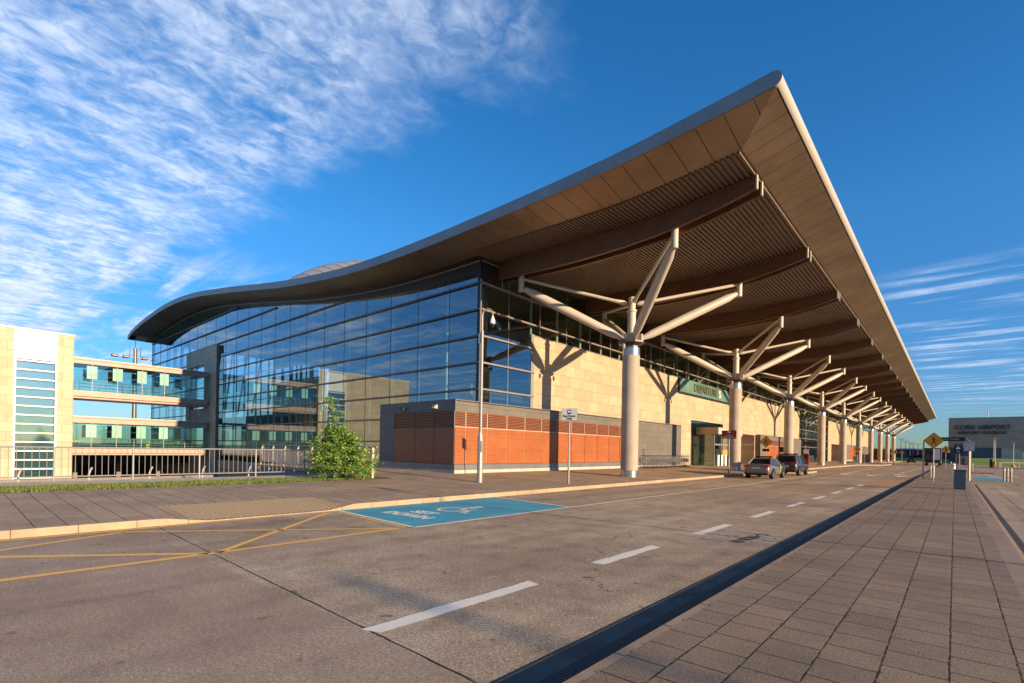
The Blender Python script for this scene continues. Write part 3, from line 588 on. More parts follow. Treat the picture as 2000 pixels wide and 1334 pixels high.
# head trim following the roof
ht=MB()
for a,b_ in zip(xs,xs[1:]):
    if b_>XW or a<XG: continue
    n=len(ht.v)
    for x in (a,b_): ht.v+=[(x,YF-.07,gz(x)+.0),(x,YF-.07,gz(x)-.07),(x,YF+.05,gz(x)),(x,YF+.05,gz(x)-.07)]
    ht.f+=[(n,n+4,n+5,n+1),(n,n+2,n+6,n+4),(n+1,n+5,n+7,n+3)]
ht.build('head_trim',galv,cw)
hb=MB()
for a,b_ in zip(xs,xs[1:]):
    if b_>XW or a<XG: continue
    hb.poly([(a,YF+.02,gz(a)-.08),(b_,YF+.02,gz(b_)-.08),(b_,YF+.02,ub(b_)+.2),(a,YF+.02,ub(a)+.2)])
hb.build('head_panel',blackp,cw,fix=False)
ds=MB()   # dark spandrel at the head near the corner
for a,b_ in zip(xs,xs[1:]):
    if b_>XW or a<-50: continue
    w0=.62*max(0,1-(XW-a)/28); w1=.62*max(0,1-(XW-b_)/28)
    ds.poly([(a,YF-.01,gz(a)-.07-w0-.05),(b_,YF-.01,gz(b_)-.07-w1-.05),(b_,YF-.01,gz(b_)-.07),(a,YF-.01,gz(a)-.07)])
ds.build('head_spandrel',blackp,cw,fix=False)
MB().box(XW-.28,XW-.02,YF-.02,YF+.2,.4,gz(XW)).build('corner_post',blackp,cw)
MB().box(XW-.02,XW+.05,YF-.06,YF+.02,.4,Z1+.2).build('corner_trim',transL,cw)
# east front glazing: corner bay, clerestory, tall bay
ge=MB(); ge.poly([(XW,YF,.3),(XW,26.3,.3),(XW,26.3,12.75),(XW,YF,12.75)]); fg=ge.build('front_glazing',gl_main,term,fix=False)
MB().box(XW-.02,XW+.01,23.72,23.76,.3,12.7).build('mullions',transL,fg)
for j in range(0,6): MB().box(XW+.002,XW+.14,YF-.0,26.3,Z1-j*DZ-.05,Z1-j*DZ+.05).build('transom',transL,fg)
MB().box(XW-.1,XW+.06,21.3,23.0,Z1+.15,13.0).build('head_panel',blackp,fg)
MB().box(XW+.06,XW+.10,22.94,23.0,Z1+.1,12.95).box(XW+.06,XW+.10,21.2,23.0,12.88,12.95).build('head_trim',galv,fg)
cl=MB(); cl.poly([(XW,26.3,9.35),(XW,205,9.35),(XW,205,13.1),(XW,26.3,13.1)]); cg=cl.build('clerestory_glazing',gl_clere,term,fix=False)
for z in (Z1,Z1-DZ): MB().box(XW+.002,XW+.14,26.3,205,z-.05,z+.05).build('transom',transL,cg)
y=26.9
while y<205: MB().box(XW-.02,XW+.02,y-.022,y+.022,9.35,13.05).build('mullion',transL,cg); y+=3.1

tb=MB(); tb.poly([(XW-.3,103,.3),(XW-.3,131,.3),(XW-.3,131,9.6),(XW-.3,103,9.6)]); tg=tb.build('tall_bay_glazing',gl_clere,term,fix=False)
tm_=MB(); 
for i in range(10): MB().box(XW-.29,XW-.2,103.05+i*3.1-.03,103.05+i*3.1+.03,.3,9.4).build('mullion',transm,tg)
tm_.build('mullions',transL,tg)
for z in (3.2,4.8,6.4,8.0): MB().box(XW-.29,XW-.15,103,131,z-.05,z+.05).build('transom',transL,tg)
# sandstone wall with openings
ops=[(53.2,63.1,5.25),(68.5,76.0,4.35),(135,146,4.3),(172,184,4.6)]
def wallpiece(ya,yb,oo):
    wl=MB(); ycur=ya
    for a,b_,z in oo: wl.box(XW-.5,XW,ycur,a,.2,9.35); wl.box(XW-.5,XW,a,b_,z,9.35); ycur=b_
    wl.box(XW-.5,XW,ycur,yb,.2,9.35); return wl.build('stone_wall',stone,term)
sw=wallpiece(26.3,103,ops[:2]); sw2=wallpiece(131,205,ops[2:])
MB().box(XW-.02,XW+.03,26.0,26.3,.3,9.45).build('wall_end_trim',galv,sw)
MB().box(XW-.05,XW+.03,26.3,49.4,9.35,9.41).box(XW-.05,XW+.03,65,103,9.35,9.41).box(XW-.05,XW+.03,131,205,9.35,9.41).build('sill',transL,sw)
for a,b_,z in ops[1:]: rc=MB(); rc.box(XW-3.2,XW-3.0,a-.5,b_+.5,.2,z+.5); rc.box(XW-3,XW-.5,a-.2,a,.2,z+.1); rc.box(XW-3,XW-.5,b_,b_+.2,.2,z+.1); rc.box(XW-3,XW-.5,a,b_,z,z+.15); rc.build('entrance_recess',stone,sw)

MB().box(XW-60,XW,204.8,205,.2,12.9).build('end_wall',stoneX,term)
# interior seen through the glass
MB().box(XG+.5,XW-.6,YF+.5,60,-4.05,-3.9).box(XG+.5,XW-.6,YF+1.2,60,.1,.4).box(XG+.5,XW-3.5,YF+4.5,60,4.9,5.3).box(XW-14,XW-1,60,204,5.6,6.0).box(XW-14,XW-.6,60,204,.1,.3).build('floor_slabs',intfloor,term)
MB().box(-60,XW-13,33,33.3,-4,18).box(XG+2,-60,33,33.3,-4,5.2).build('inner_partition',greenint,term)
w_=MB()
for i in range(15): w_.box(XG+2+3.1*i,XG+2.25+3.1*i,58,58.3,5.3,17.8)
for z in (7,9.2,11.4,13.6): w_.box(XG+2,-44,58,58.25,z,z+.18)
w_.build('airside_frame',intlight,term)
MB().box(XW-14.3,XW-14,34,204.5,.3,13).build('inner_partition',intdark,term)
fr=MB()
for x in [XG+2+3.1*i*1. for i in range(0,21)]:
    fr.tube((x,YF+1.6,-4),(x,YF+1.6,gz(x)-.1),.10,n=8)
for z in (6.6,9.6,12.8): fr.tube((XG+1,YF+1.6,z),(-50,YF+1.6,z),.05,n=6)
for i in range(9): fr.tube((XG+3+i*4,YF+2,5.3),(XG+5+i*4,YF+2.4,16.0 if i<6 else 13.5),.09,n=6)
fr.build('interior_columns',intlight,term)
lift=MB()
for i in range(6): lift.box(-58+i*2.1,-57.8+i*2.1,25,25.2,-4,13.2-.25*i)
for j in range(9): lift.box(-58,-47.4,25,25.2,-2+j*1.75,-1.85+j*1.75)
lift.build('lift_shaft_frame',intlight,term)
tealp=plain('pale_teal_panel',(.42,.56,.53),.5,0,.1,.5)
for i in range(5):
    for j in range(8):
        if (i*3+j)%3: MB().box(-57.7+i*2.1,-56.1+i*2.1,25.1,25.14,-1.8+j*1.75,-.3+j*1.75).build('lift_shaft_panel',tealp,term)
cf=MB()
for i in range(58): cf.tube((XW-1.3,27.5+3.1*i,5),(XW-1.3,27.5+3.1*i,12.4),.09,n=8)
for i in range(19): cf.tube((XW-1,24+9.785*i,9.6),(XW-5.5,27+9.785*i,12.3),.13,n=8)
cf.build('clerestory_columns',intlight,term)
MB().box(XW-4,XW-3.7,27,204,5.9,7.0).build('mezzanine_balustrade',greenint,term)
# domed rooflight over the hall, standing seams run across
vx,vy,vz0=-60,45,16; va,vb,vh=14,20,11
def vzf(x,y):
    q=1-((x-vx)/va)**2-((y-vy)/vb)**2; return vz0+vh*math.sqrt(max(q,0))
vm=MB(); NN=48
for i in range(NN+1):
    t=2*PI*i/NN
    for j in range(13): r=1-(j/12)**1.6; vm.v.append((vx+va*r*math.cos(t),vy+vb*r*math.sin(t),vzf(vx+va*r*math.cos(t)*.9999,vy+vb*r*math.sin(t)*.9999)))
for i in range(NN):
    for j in range(12): k=i*13+j; vm.f.append((k,k+13,k+14,k+1))
dome=vm.build('roof_dome',plain('grey_dome_sheet',(.42,.40,.38),.45,.4,.1,.3),term,smooth=True)
sm=MB()
for i in range(40):
    yy=vy-vb*.98+i*1.0; hw=va*math.sqrt(max(0,1-((yy-vy)/vb)**2))
    P_=[(vx-hw*math.cos(PI*k/20),yy,vzf(vx-hw*math.cos(PI*k/20),yy)+.08) for k in range(21)]
    if hw>2: sm.path(P_,.055,4)
sm.build('standing_seams',plain('pale_seam',(.85,.78,.7),.4,.3,.05),dome)
# ------------------------------------------------------------------ departures sign
dp=empty('departures_sign',(XW,50,7.8)); tag(dp,'green glass DEPARTURES sign set in the sandstone wall above the entrance','sign')
MB().box(XW-.05,XW+.10,49.6,64.9,7.78,9.42).build('frame',blackp,dp)
MB().box(XW+.102,XW+.12,49.85,64.7,8.0,9.40).build('glass_face',plain('sea_green_glass',(.10,.20,.155),.18,.0,.35,.4),dp)
text('lettering','DEPARTURE',1.15,plain('bronze_letters',(.07,.06,.04),.5),dp,EAST(XW+.14,57.0,8.68),.03,sx=1.12,bold=.02); text('letter_s','S',1.15,whitem,dp,EAST(XW+.14,61.35,8.66),.03,sx=1.2,bold=.02)
# entrance lobby
ent=empty('entrance_lobby',(XW,53.2,.4)); tag(ent,'glazed entrance lobby with sliding doors and bronze canopy under the departures sign','entrance')
MB().box(XW+.01,-19.0,54.6,62.6,3.75,4.5).build('canopy',soffm,ent)
MB().box(-18.99,-18.93,54.6,62.6,3.78,4.47).build('canopy_fascia',steelw,ent)
gb=MB().poly([(XW,55.2,.4),(-19.6,55.2,.4),(-19.6,55.2,3.75),(XW,55.2,3.75)]).poly([(-19.6,55.2,.4),(-19.6,62,.4),(-19.6,62,3.75),(-19.6,55.2,3.75)]).poly([(XW-.3,53.2,.4),(XW-.3,63.1,.4),(XW-.3,63.1,5.2),(XW-.3,53.2,5.2)]).build('glazing',gl_clere,ent,fix=False)
f_=MB()
for y in (55.2,57.4,59.7,62): f_.box(-19.66,-19.54,y-.06,y+.06,.35,3.75)
f_.box(-19.66,-19.54,55.2,62,2.6,2.75).box(XW,XW+.08,55.14,55.26,.35,3.75); f_.build('door_frame',galv,ent)
b=MB()
for y in (55.6,56.7,57.9,59.1,60.4,61.6): MB().box(-19.35,-19.3,y,y+.5,.35,1.55).build('barrier_panel',poster,ent)
b=MB().box(-19.53,-19.5,55.5,56.9,1.6,2.2).box(-19.53,-19.5,60.3,61.3,1.6,2.3).build('door_notice',blackp,ent)
MB().box(-19.53,-19.49,57.6,59.2,1.5,2.1).build('door_notice',plain('orange_notice',(.5,.28,.05),.6),ent)
MB().box(XW-4,XW-3.8,52,64,.3,5.3).build('inner_wall',greenint,ent)
# ------------------------------------------------------------------ slate and timber service boxes
def service_box(y0,y1,yw0,yw1,label,first=False):
    X0=-20.64; X1=-27.73 if first else XW+.02
    t=empty('service_enclosure',(X0,y0,.3)); tag(t,label,'service enclosure','slate and timber enclosures along the terminal front')
    MB().box(X1,X0-.08,y0+.08,y1,.3,4.36).build('inner_shell',blackp,t); MB().box(X0-.079,X0-.04,yw0,yw1,.88,3.81).build('joint_backing',concrete,t)
    MB().box(X0-.08,X0,y0+.0,y1,3.82,4.46).box(X0-.08,X0,yw1,y1,.5,3.82).box(*( (X0-.08,X0,y0,yw0,.86,3.82) if yw0>y0+.1 else (X0-.08,X0-.07,y0,y0+.01,3.8,3.81))).build('slate_cladding',slate,t)
    MB().box(X1,X0-.08,y0,y0+.08,3.82,4.46).box(X1,-26.2 if first else X0-.09,y0,y0+.08,.86,3.82).build('slate_return',slateX,t)
    MB().box(X1,X0,y0+.08,y1,4.36,4.40).build('roof_sheet',pitconc,t)
    MB().box(X0-.06,X0+.015,y0-.015,y1,.55,.86).box(X1,X0-.06,y0-.015,y0+.06,.55,.86).build('metal_skirt',plain('blue_grey_skirt',(.21,.215,.22),.4,.4,.15,.6),t)
    MB().box(X0-.1,X0+.05,y0-.03,y1,.1,.55).box(X1,X0-.1,y0-.03,y0+.05,.1,.55).build('plinth',concrete,t)
    w=1.72; y=yw0; i=0
    edges=[yw0,yw0+.85] if first else [yw0,yw0+w]
    while edges[-1]<yw1-.3: edges.append(min(yw1,edges[-1]+w))
    lv=MB(); 
    for a,b_ in zip(edges,edges[1:]):
        if not first and y0>100: MB().box(X0-.07,X0-.005,a+.02,b_-.02,.88,3.8).build('timber_panel',woodY,t); continue
        MB().box(X0-.07,X0-.005,a+.028,b_-.028,.88,2.93).build('timber_panel',woodY,t)
        MB().box(X0-.039,X0-.034,a+.03,b_-.03,2.97,3.80).build('louvre_recess',blackp,t); l=MB()
        for k in range(9): z=2.99+k*.093; l.box(X0-.033,X0-.008,a+.03,b_-.03,z,z+.04)
        l.build('louvre',woodY,t)
    if first:
        ex=[X0,-22.4,-24.15,-26.2]
        for a,b_ in zip(ex,ex[1:]):
            a-=.02; b_+=.02
            MB().box(b_,a,y0+.005,y0+.07,.88,2.93).build('timber_panel',woodX,t); l=MB()
            for k in range(9): z=2.99+k*.093; l.box(b_,a,y0+.008,y0+.05,z,z+.05)
            l.build('louvre',woodX,t)
        for x in (-22.2,-25.2):
            o=MB().prism([(y0,3.97),(y0,4.2),(y0-.12,4.2),(y0-.3,4.0)],'X',x-.12,x+.12).build('security_light',blackp if x<-24 else steelw,t)
    return t
service_box(18.7,49.0,18.7,38.6,'grey slate and orange timber enclosure nearest the camera, at the glass corner',True)
service_box(76.3,101.3,78.5,92.0,'smaller slate and orange timber enclosure behind the second canopy column')
service_box(150,199,156,180,'farthest slate and orange timber enclosure near the end of the front wall')
# ------------------------------------------------------------------ canopy columns
def tree_column():
    t=empty('canopy_column'); 
    sh=MB().lathe((0,0),[(.52,0),(.52,3.7),(.516,3.705),(.516,3.72),(.52,3.725),(.52,7.42)],36).build('concrete_shaft',colm,t,smooth='auto')
    MB().lathe((0,0),[(.545,0),(.545,.42),(.525,.44)],36).build('base_ring',collar,t,smooth='auto')
    MB().lathe((0,0),[(.53,7.42),(.53,7.86)],36).build('collar',collar,t,smooth='auto')
    MB().lathe((0,0),[(.5,7.86),(.42,7.9),(.42,8.0),(.80,8.16),(.80,8.26),(.3,8.34)],8).build('knuckle_plate',transm,t)
    ms=MB().lathe((0,0),[(.25,8.2),(.25,10.05),(.30,10.1),(.30,10.2),(.22,10.25),(.22,10.95),(.17,11.0)],20).build('mast',steelw,t,smooth='auto')
    for sx,dx,zt in ((1,4.78,11.72),(-1,-4.82,11.5)):
        for sy in (-1,1):
            T=Vector((dx,sy*4.80,zt-.17)); B=Vector((.35*sx,.35*sy,8.42)); d_=T-B
            pts=[B+d_*q for q in (0,.06,.12,.5,.88,.97)]
            MB().path(pts,[.10,.17,.245,.27,.245,.14],16).build('strut',steelw,t,smooth='auto')
            U_=Vector((.22*sx,.22*sy,10.6)); V_=Vector((dx,sy*4.8,zt+.35)); e_=V_-U_
            MB().path([U_+e_*q for q in (0,.03,.12,.9,1)],[.05,.15,.095,.095,.06],10).build('tie_rod',steelw,t,smooth='auto')
            tp=MB().tube((dx,sy*4.8,zt-.42),(dx,sy*4.8,zt+.62),.165,n=18).build('tip_post',steelw,t,smooth='auto')
            MB().box(dx-.5,dx+.5,sy*4.8-.2,sy*4.8+.2,zt+.62,zt+.66).box(dx-.05,dx+.05,sy*4.8-.26,sy*4.8+.26,zt+.45,zt+.75).build('bracket',transm,t)
            MB().box(.1*sx,.55*sx,.1*sy-.04+(.2*sy),.1*sy+.04+(.3*sy),8.25,8.75).build('gusset',steelw,t)
    for s in (-1,1): MB().lathe((-.1,s*.78),[(.07,7.72),(.12,7.85),(.10,8.02)],10).build('spotlight',galv,t)
    return t
c0=tree_column(); ords=['nearest','second','third','fourth','fifth','sixth','seventh','eighth','ninth','farthest']
extra=['with the reflected evening light beside the timber enclosure','with a blue grey base, behind the grey taxi','beside the dark grey taxi','behind the red lettered display','with dark sign panel on it','behind the amber crossing sign','next to the end of the sandstone wall','standing against the sky','standing against the sky, last but one','at the far end of the roof']
for i in range(10):
    c=c0 if i==0 else copy_tree(c0)
    c.location=(-15,27.9+19.57*i,.17)
    tag(c,f'{ords[i]} round concrete canopy column with branching cream struts, {extra[i]}','column','branching columns holding the canopy')
# ------------------------------------------------------------------ car park stair block, bridges, portal
sb=empty('stair_block',(-64.25,8.77,-4)); tag(sb,'cream stone stair block with tall white framed window, at the left edge','building')
bb=MB().box(-74,-64.25,-6,4.72,-4.1,11.9).box(-74,-64.25,7.62,8.77,-4.1,11.9).box(-74,-64.9,4.72,7.62,-4.1,11.9)
bb.box(-90,-74,-6,8.0,-4.1,11.9)
blk=bb.build('stone_wall',blockst,sb)
MB().box(-74.1,-64.2,8.772,8.80,-4.1,11.9).build('stone_side',blockstX,sb)
MB().box(-90,-64.15,-6.1,8.9,11.9,12.02).build('coping',whitem,sb)
w=MB().box(-64.62,-64.60,4.82,7.5,-4,9.3).build('window',gl_strip,sb)
MB().box(-64.8,-64.7,4.72,7.62,-4,9.4).build('back_panel',plain('pale_blind',(.45,.52,.52),.4,.1,.35,.25,0,.5,(1,1,4)),sb)
f_=MB().box(-64.62,-64.2,4.70,4.84,-4,11.9).box(-64.62,-64.2,7.5,7.64,-4,11.9)
for k in range(16): f_.box(-64.6,-64.3,4.84,7.5,-3.4+.83*k,-3.28+.83*k)
f_.build('window_frame',whitem,w)
MB().box(-64.6,-64.4,4.84,7.5,9.3,11.85).build('painted_glare_panel',plain('painted_cloud_glare',(.80,.80,.76),.25,0,.06,.8),sb)  # cloud glare on the upper window, painted as a white sheet
def bridge(z0,zg0,zg1,z1,label,grp,roofx):
    t=empty('glazed_footbridge',(-64.85,9,z0)); tag(t,label,'footbridge',grp)
    MB().box(-68.6,-64.7,8.8,20.55,zg1,z1-.14).box(-68.7,-64.6,8.8,20.55,z1-.14,z1).build('roof',pinkst,t)
    MB().box(-68.75,-64.52,8.8,20.55,z1+.001,z1+.04).build('roof_capping',whitem,t)
    MB().box(-68.6,-64.7,8.8,20.55,z0+.2,zg0).box(-68.5,-64.95,8.8,20.55,z0,z0+.2).build('floor',pinkst,t)
    MB().box(-68.3,-64.9,8.9,20.5,zg0+.001,zg0+.01).build('floor_finish',intfloor,t)
    MB().poly([(-64.85,8.8,zg0),(-64.85,20.55,zg0),(-64.85,20.55,zg1),(-64.85,8.8,zg1)]).poly([(-68.4,8.8,zg0),(-68.4,20.55,zg0),(-68.4,20.55,zg1),(-68.4,8.8,zg1)]).build('glazing',gl_bridge,t,fix=False)
    m=MB()
    for y in (10.3,12.3,14.4,16.4,18.4): m.box(-64.84,-64.80,y-.02,y+.02,zg0,zg1)
    m.build('mullions',galv,t)
    h=MB()
    for x in (-65.15,-68.1):
        for z in (.35,.65,1.0): h.tube((x,8.9,zg0+z),(x,20.5,zg0+z),.03,n=6)
        for y in (9.4,11.4,13.4,15.4,17.4,19.2): h.tube((x,y,zg0),(x,y,zg0+1.0),.03,n=6)
    h.build('handrail',stainless,t)
    for y in (9.9,11.95,14.0,16.0,18.05):
        MB().box(-64.98,-64.96,y,y+.82,zg1-1.42,zg1-.15).build('poster',poster,t)
        MB().box(-68.3,-68.27,y+.2,y+1.0,zg1-1.42,zg1-.15).build('dark_panel',intdark,t)
    return t
bridge(6.03,6.79,9.43,9.93,'upper glazed footbridge with white posters between the stair block and the stone portal','glazed footbridges',0)
b2=bridge(.45,1.08,3.62,4.22,'lower glazed footbridge with white posters, directly under the upper one','glazed footbridges',0)
fs=empty('wet_floor_sign',(-65.6,15.2,1.09)); tag(fs,'small yellow folding floor sign inside the lower footbridge','floor sign')
MB().prism([(14.95,1.09),(15.35,1.09),(15.27,1.75),(15.03,1.75)],'X',-65.6,-65.55).build('front_board',plain('yellow_plastic',(.75,.5,.02),.4),fs)
MB().prism([(14.95,1.09),(15.35,1.09),(15.27,1.75),(15.03,1.75)],'X',-65.9,-65.85).build('rear_board',plain('yellow_plastic_b',(.75,.5,.02),.4),fs)
po=empty('stone_portal',(-65,20.6,-4)); tag(po,'shaded stone portal where both footbridges meet the blue glass wall','portal')
MB().box(-66.9,-63.0,20.85,21.18,-4.1,13.0).box(-73.3,-66.9,20.85,21.18,11.1,13.0).box(-73.3,-72.0,20.85,21.18,-4.1,11.1).box(-72.0,-66.9,20.95,21.19,4.3,5.95).box(-72.0,-66.9,20.95,21.19,-4.1,.4).build('stone_frame',blockstX,po)
MB().box(-62.99,-62.95,20.87,21.18,-4.1,12.95).build('side_cladding',plain('brown_side_cladding',(.2,.15,.11),.7),po)
# lower level: retaining walls, ramp parapet, undercroft, parked cars
rp=MB().box(-22.75,-22.5,-25,14.0,-4.1,.30).box(-36.8,-22.75,13.95,14.2,-4.1,.33).box(-37.0,-36.8,14.0,21.1,-4.1,.33).build('retaining_wall',pitconc); tag(rp,'grey concrete retaining wall round the sunken road, under the railing','retaining wall')
rw=MB().box(-38.4,-38.0,-25,12.5,-4.1,-.35).build('ramp_parapet',pitconc); tag(rw,'low grey concrete parapet seen through the railing, in front of the undercroft','parapet')
uc=empty('undercroft',(-76,8,-4)); tag(uc,'dark open undercroft with parked cars beneath the lower footbridge','undercroft')
MB().box(-110,-70.5,-20,20.4,.0,.38).build('deck_slab',pitconc,uc); MB().box(-90,-89.6,8,21.2,-4.1,.0).build('back_wall',intdark,uc)
MB().box(-70.6,-70.4,8.9,20.4,-.6,.38).build('edge_beam',blackp,uc)
for y in (10.5,14.5,18.5): MB().box(-76.4,-76.0,y,y+.4,-4.1,.2).build('round_pillar',pitconc,uc)
struct(MB().box(-110,-22.8,-25,21,-4.25,-4.06).build('lower_road',plain('lower_road_asphalt',(.10,.09,.085),.9,0,.2,.5)))
# ------------------------------------------------------------------ vehicles
def make_car(name,paint,kind='sedan',taxi=True,red_box=False,detail=True):
    t=empty(name); L=4.6 if kind=='sedan' else 4.55; hw=.89 if kind=='sedan' else .92; H=1.46 if kind=='sedan' else 1.69
    # stations front(+Y) to rear(-Y): y, halfwidth, z bottom, z belt/top of lower body
    if kind=='sedan': stn=[(-2.30,.70,.42,.80),(-2.24,.80,.30,.98),(-2.05,.86,.24,1.06),(-1.6,.88,.22,1.03),(-1.0,.89,.22,.98),(-.3,.89,.22,.95),(.5,.89,.22,.93),(1.1,.88,.22,.92),(1.7,.86,.22,.84),(2.1,.80,.25,.72),(2.3,.66,.36,.60)]
    else: stn=[(-2.25,.74,.46,.95),(-2.2,.84,.34,1.10),(-2.05,.90,.28,1.12),(-1.5,.92,.26,1.10),(-.8,.92,.26,1.08),(0,.92,.26,1.06),(.6,.92,.26,1.05),(1.1,.91,.26,1.03),(1.7,.88,.26,.96),(2.1,.82,.30,.82),(2.27,.70,.42,.66)]
    m=MB(); nn_=12
    for y,w_,zb,zt in stn:
        h=zt-zb
        pr=[(0,zb),(w_*.80,zb),(w_*.97,zb+.12*h+.02),(w_,zb+.42*h),(w_*.985,zb+.68*h),(w_*.93,zb+.90*h),(w_*.86,zt-.01),(0,zt+.02)]
        full=[(a,b_) for a,b_ in pr]+[(-a,b_) for a,b_ in pr[-2:0:-1]]
        m.v+=[(a,y,b_) for a,b_ in full]; nf=len(full)
    for i in range(len(stn)-1):
        for j in range(nf): q=(j+1)%nf; m.f.append((i*nf+j,i*nf+q,(i+1)*nf+q,(i+1)*nf+j))
    m.f.append(tuple(range(nf))); m.f.append(tuple((len(stn)-1)*nf+j for j in range(nf)))
    body=m.build('body',paint,t,smooth=True)
    sd=body.modifiers.new('s','SUBSURF'); sd.levels=sd.render_levels=2 if detail else 1
    # greenhouse: glass volume + painted roof and pillars
    if kind=='sedan': bot=[(-1.62,.78),(-.9,.80),(.2,.80),(1.15,.77)]; tp=[(-1.02,.60),(-.6,.62),(.05,.62),(.42,.60)]; zb=1.0
    else: bot=[(-2.06,.80),(-1.0,.83),(.2,.83),(1.2,.80)]; tp=[(-1.75,.64),(-.9,.67),(-.1,.67),(.35,.64)]; zb=1.08
    zt=H-.035
    g_=MB(); 
    for (y,w_),(y2,w2) in zip(bot,tp): g_.v+=[(-w_,y,zb-.06),(w_,y,zb-.06),(w2,y2,zt-.02),(-w2,y2,zt-.02)]
    for i in range(3):
        for j in range(4): q=(j+1)%4; g_.f.append((4*i+j,4*i+q,4*i+4+q,4*i+4+j))
    g_.f+=[(0,1,2,3),(12,13,14,15)]
    g_.build('window_glass',plain('glossy_dark_glazing_'+name+kind,(.012,.016,.02),.04,0,.0,1,0,.9),t)
    rf=MB(); ns=7
    ys_=[tp[0][0]-.06,tp[0][0]+.12,tp[1][0],(tp[1][0]+tp[2][0])/2,tp[2][0],tp[3][0]-.1,tp[3][0]+.06]; ws_=[tp[0][1]-.02,tp[0][1]+.03,tp[1][1]+.03,tp[1][1]+.04,tp[2][1]+.03,tp[3][1]+.02,tp[3][1]-.03]; hs_=[-.045,.0,.03,.04,.03,.0,-.045]
    for y,w_,h in zip(ys_,ws_,hs_):
        for a in (-1,-.75,-.3,.3,.75,1): rf.v.append((a*w_,y,zt+h-.035*a*a))
    for i in range(6):
        for j in range(5): rf.f.append((6*i+j,6*i+j+1,6*i+7+j,6*i+6+j))
    rf_=rf.build('roof',paint,t,smooth=True,fix=False); s_=rf_.modifiers.new('t','SOLIDIFY'); s_.thickness=.05; s_.offset=-1
    for s in (-1,1):
        for (yb,wb),(yt,wt) in zip(bot,tp): MB().tube((s*wb,yb,zb-.05),(s*(wt+.005),yt,zt-.01),.045 if (yb,wb)!=bot[0] else .075,n=8).build('pillar',paint,t,smooth='auto')
    for s in (-1,1):
        for y in (-1.38,1.36):
            x=s*(hw-.10); r=.33 if kind=='sedan' else .36
            ty=MB(); prof_=[(r-.12,-.11),(r-.02,-.115),(r,-.08),(r,.08),(r-.02,.115),(r-.12,.11)]
            for rr_,xx in prof_:
                for i in range(20): a=2*PI*i/20; ty.v.append((x+xx,y+rr_*math.cos(a),r+rr_*math.sin(a)))
            for k in range(5):
                for i in range(20): j=(i+1)%20; ty.f.append((k*20+i,k*20+j,k*20+20+j,k*20+20+i))
            w_=ty.build('wheel',rubber,t,smooth='auto')
            rm=MB().tube((x-s*.02,y,r),(x+s*.095,y,r),r-.11,r-.13,n=20); 
            for i in range(5): a=2*PI*i/5; rm.tube((x+s*.11,y+.03*math.cos(a),r+.03*math.sin(a)),(x+s*.10,y+(r-.13)*math.cos(a),r+(r-.13)*math.sin(a)),.03,n=5)
            rm.build('rim',stainless,w_)
            ar=MB(); N=16
            for i in range(N+1):
                a=PI*i/N; ar.v+=[(x+s*.13,y+(r+.07)*math.cos(a),r+(r+.07)*math.sin(a)*.98),(x-s*.1,y+(r+.07)*math.cos(a),r+(r+.07)*math.sin(a)*.98)]
            for i in range(N): ar.f.append((2*i,2*i+2,2*i+3,2*i+1))
            n=len(ar.v); ar.v+=[(x+s*.118,y+(r+.06)*math.cos(PI*i/N),max(.2,r+(r+.06)*math.sin(PI*i/N))) for i in range(N+1)]; ar.f.append(tuple(range(n,n+N+1)))
            ar.build('wheel_arch',blackp,t,fix=False)
    ry=stn[0][0]
    for s in (-1,1):
        zt_=.93 if kind=='sedan' else 1.08
        MB().box(s*.42,s*.80,ry-.005,ry+.16,zt_-.13,zt_+.03).box(s*.72,s*.865,ry+.04,ry+.34,zt_-.11,zt_+.02).build('tail_light',tail,t,bevel=.02)
        MB().box(s*.55,s*.76,ry+.01,ry+.12,.46,.55).build('reflector',tail,t)
        MB().box(s*.5,s*.8,2.08,2.22,.62,.74).build('headlight',stainless,t,bevel=.02)
        MB().box(s*.86,s*1.03,.72,.86,.98,1.10).build('mirror',paint,t,bevel=.03)
    MB().box(-.26,.26,ry-.03,ry+.1,.70,.82).build('number_plate',platem,t)
    MB().box(-.80,.80,ry+.0,ry+.2,.28,.40).build('bumper_insert',blackp,t,bevel=.03)
    MB().box(-.35,.35,ry-.012,ry+.02,.905,.93).build('boot_trim',stainless,t)
    if taxi:
        b=MB().box(-.55,.55,-.42,-.25,H+.02,H+.13).build('taxi_sign',blackp,t,bevel=.03)
        MB().box(-.4,-.36,-.4,-.28,H-.02,H+.03).box(.36,.4,-.4,-.28,H-.02,H+.03).build('sign_foot',blackp,t)
    if taxi and not red_box:
        dc=MB(); cx_=hw+.004
        P_=[(.55,.95),(.85,1.0),(.95,.8),(.8,.6),(.6,.45),(.45,.25),(.38,.28),(.55,.55),(.62,.72),(.5,.85)]
        dc.prism([(a-.25,b_-.02) for a,b_ in P_],'X',cx_-.03,cx_+.004); dc.build('door_decal',plain('green_decal',(.18,.30,.05),.5),t)
    return t
ta=make_car('taxi_sedan',cars['silver_grey_car_paint']); ta.location=(-10.45,40.0,0); tag(ta,'silver grey saloon taxi with green door decal, parked nearest at the kerb','car','taxis waiting at the kerb')
tb_=make_car('taxi_estate',cars['dark_grey_car_paint'],'suv',True,True); tb_.location=(-10.55,48.3,0); tag(tb_,'dark grey tall taxi parked in front of the silver grey saloon','car','taxis waiting at the kerb')
rs=empty('red_roof_flag',(-11.0,52.6,0))
cb_=make_car('parked_car',cars['black_car_paint'],'sedan',False); cb_.location=(-8.9,176,0); tag(cb_,'small black car driving away at the far end of the road','car')
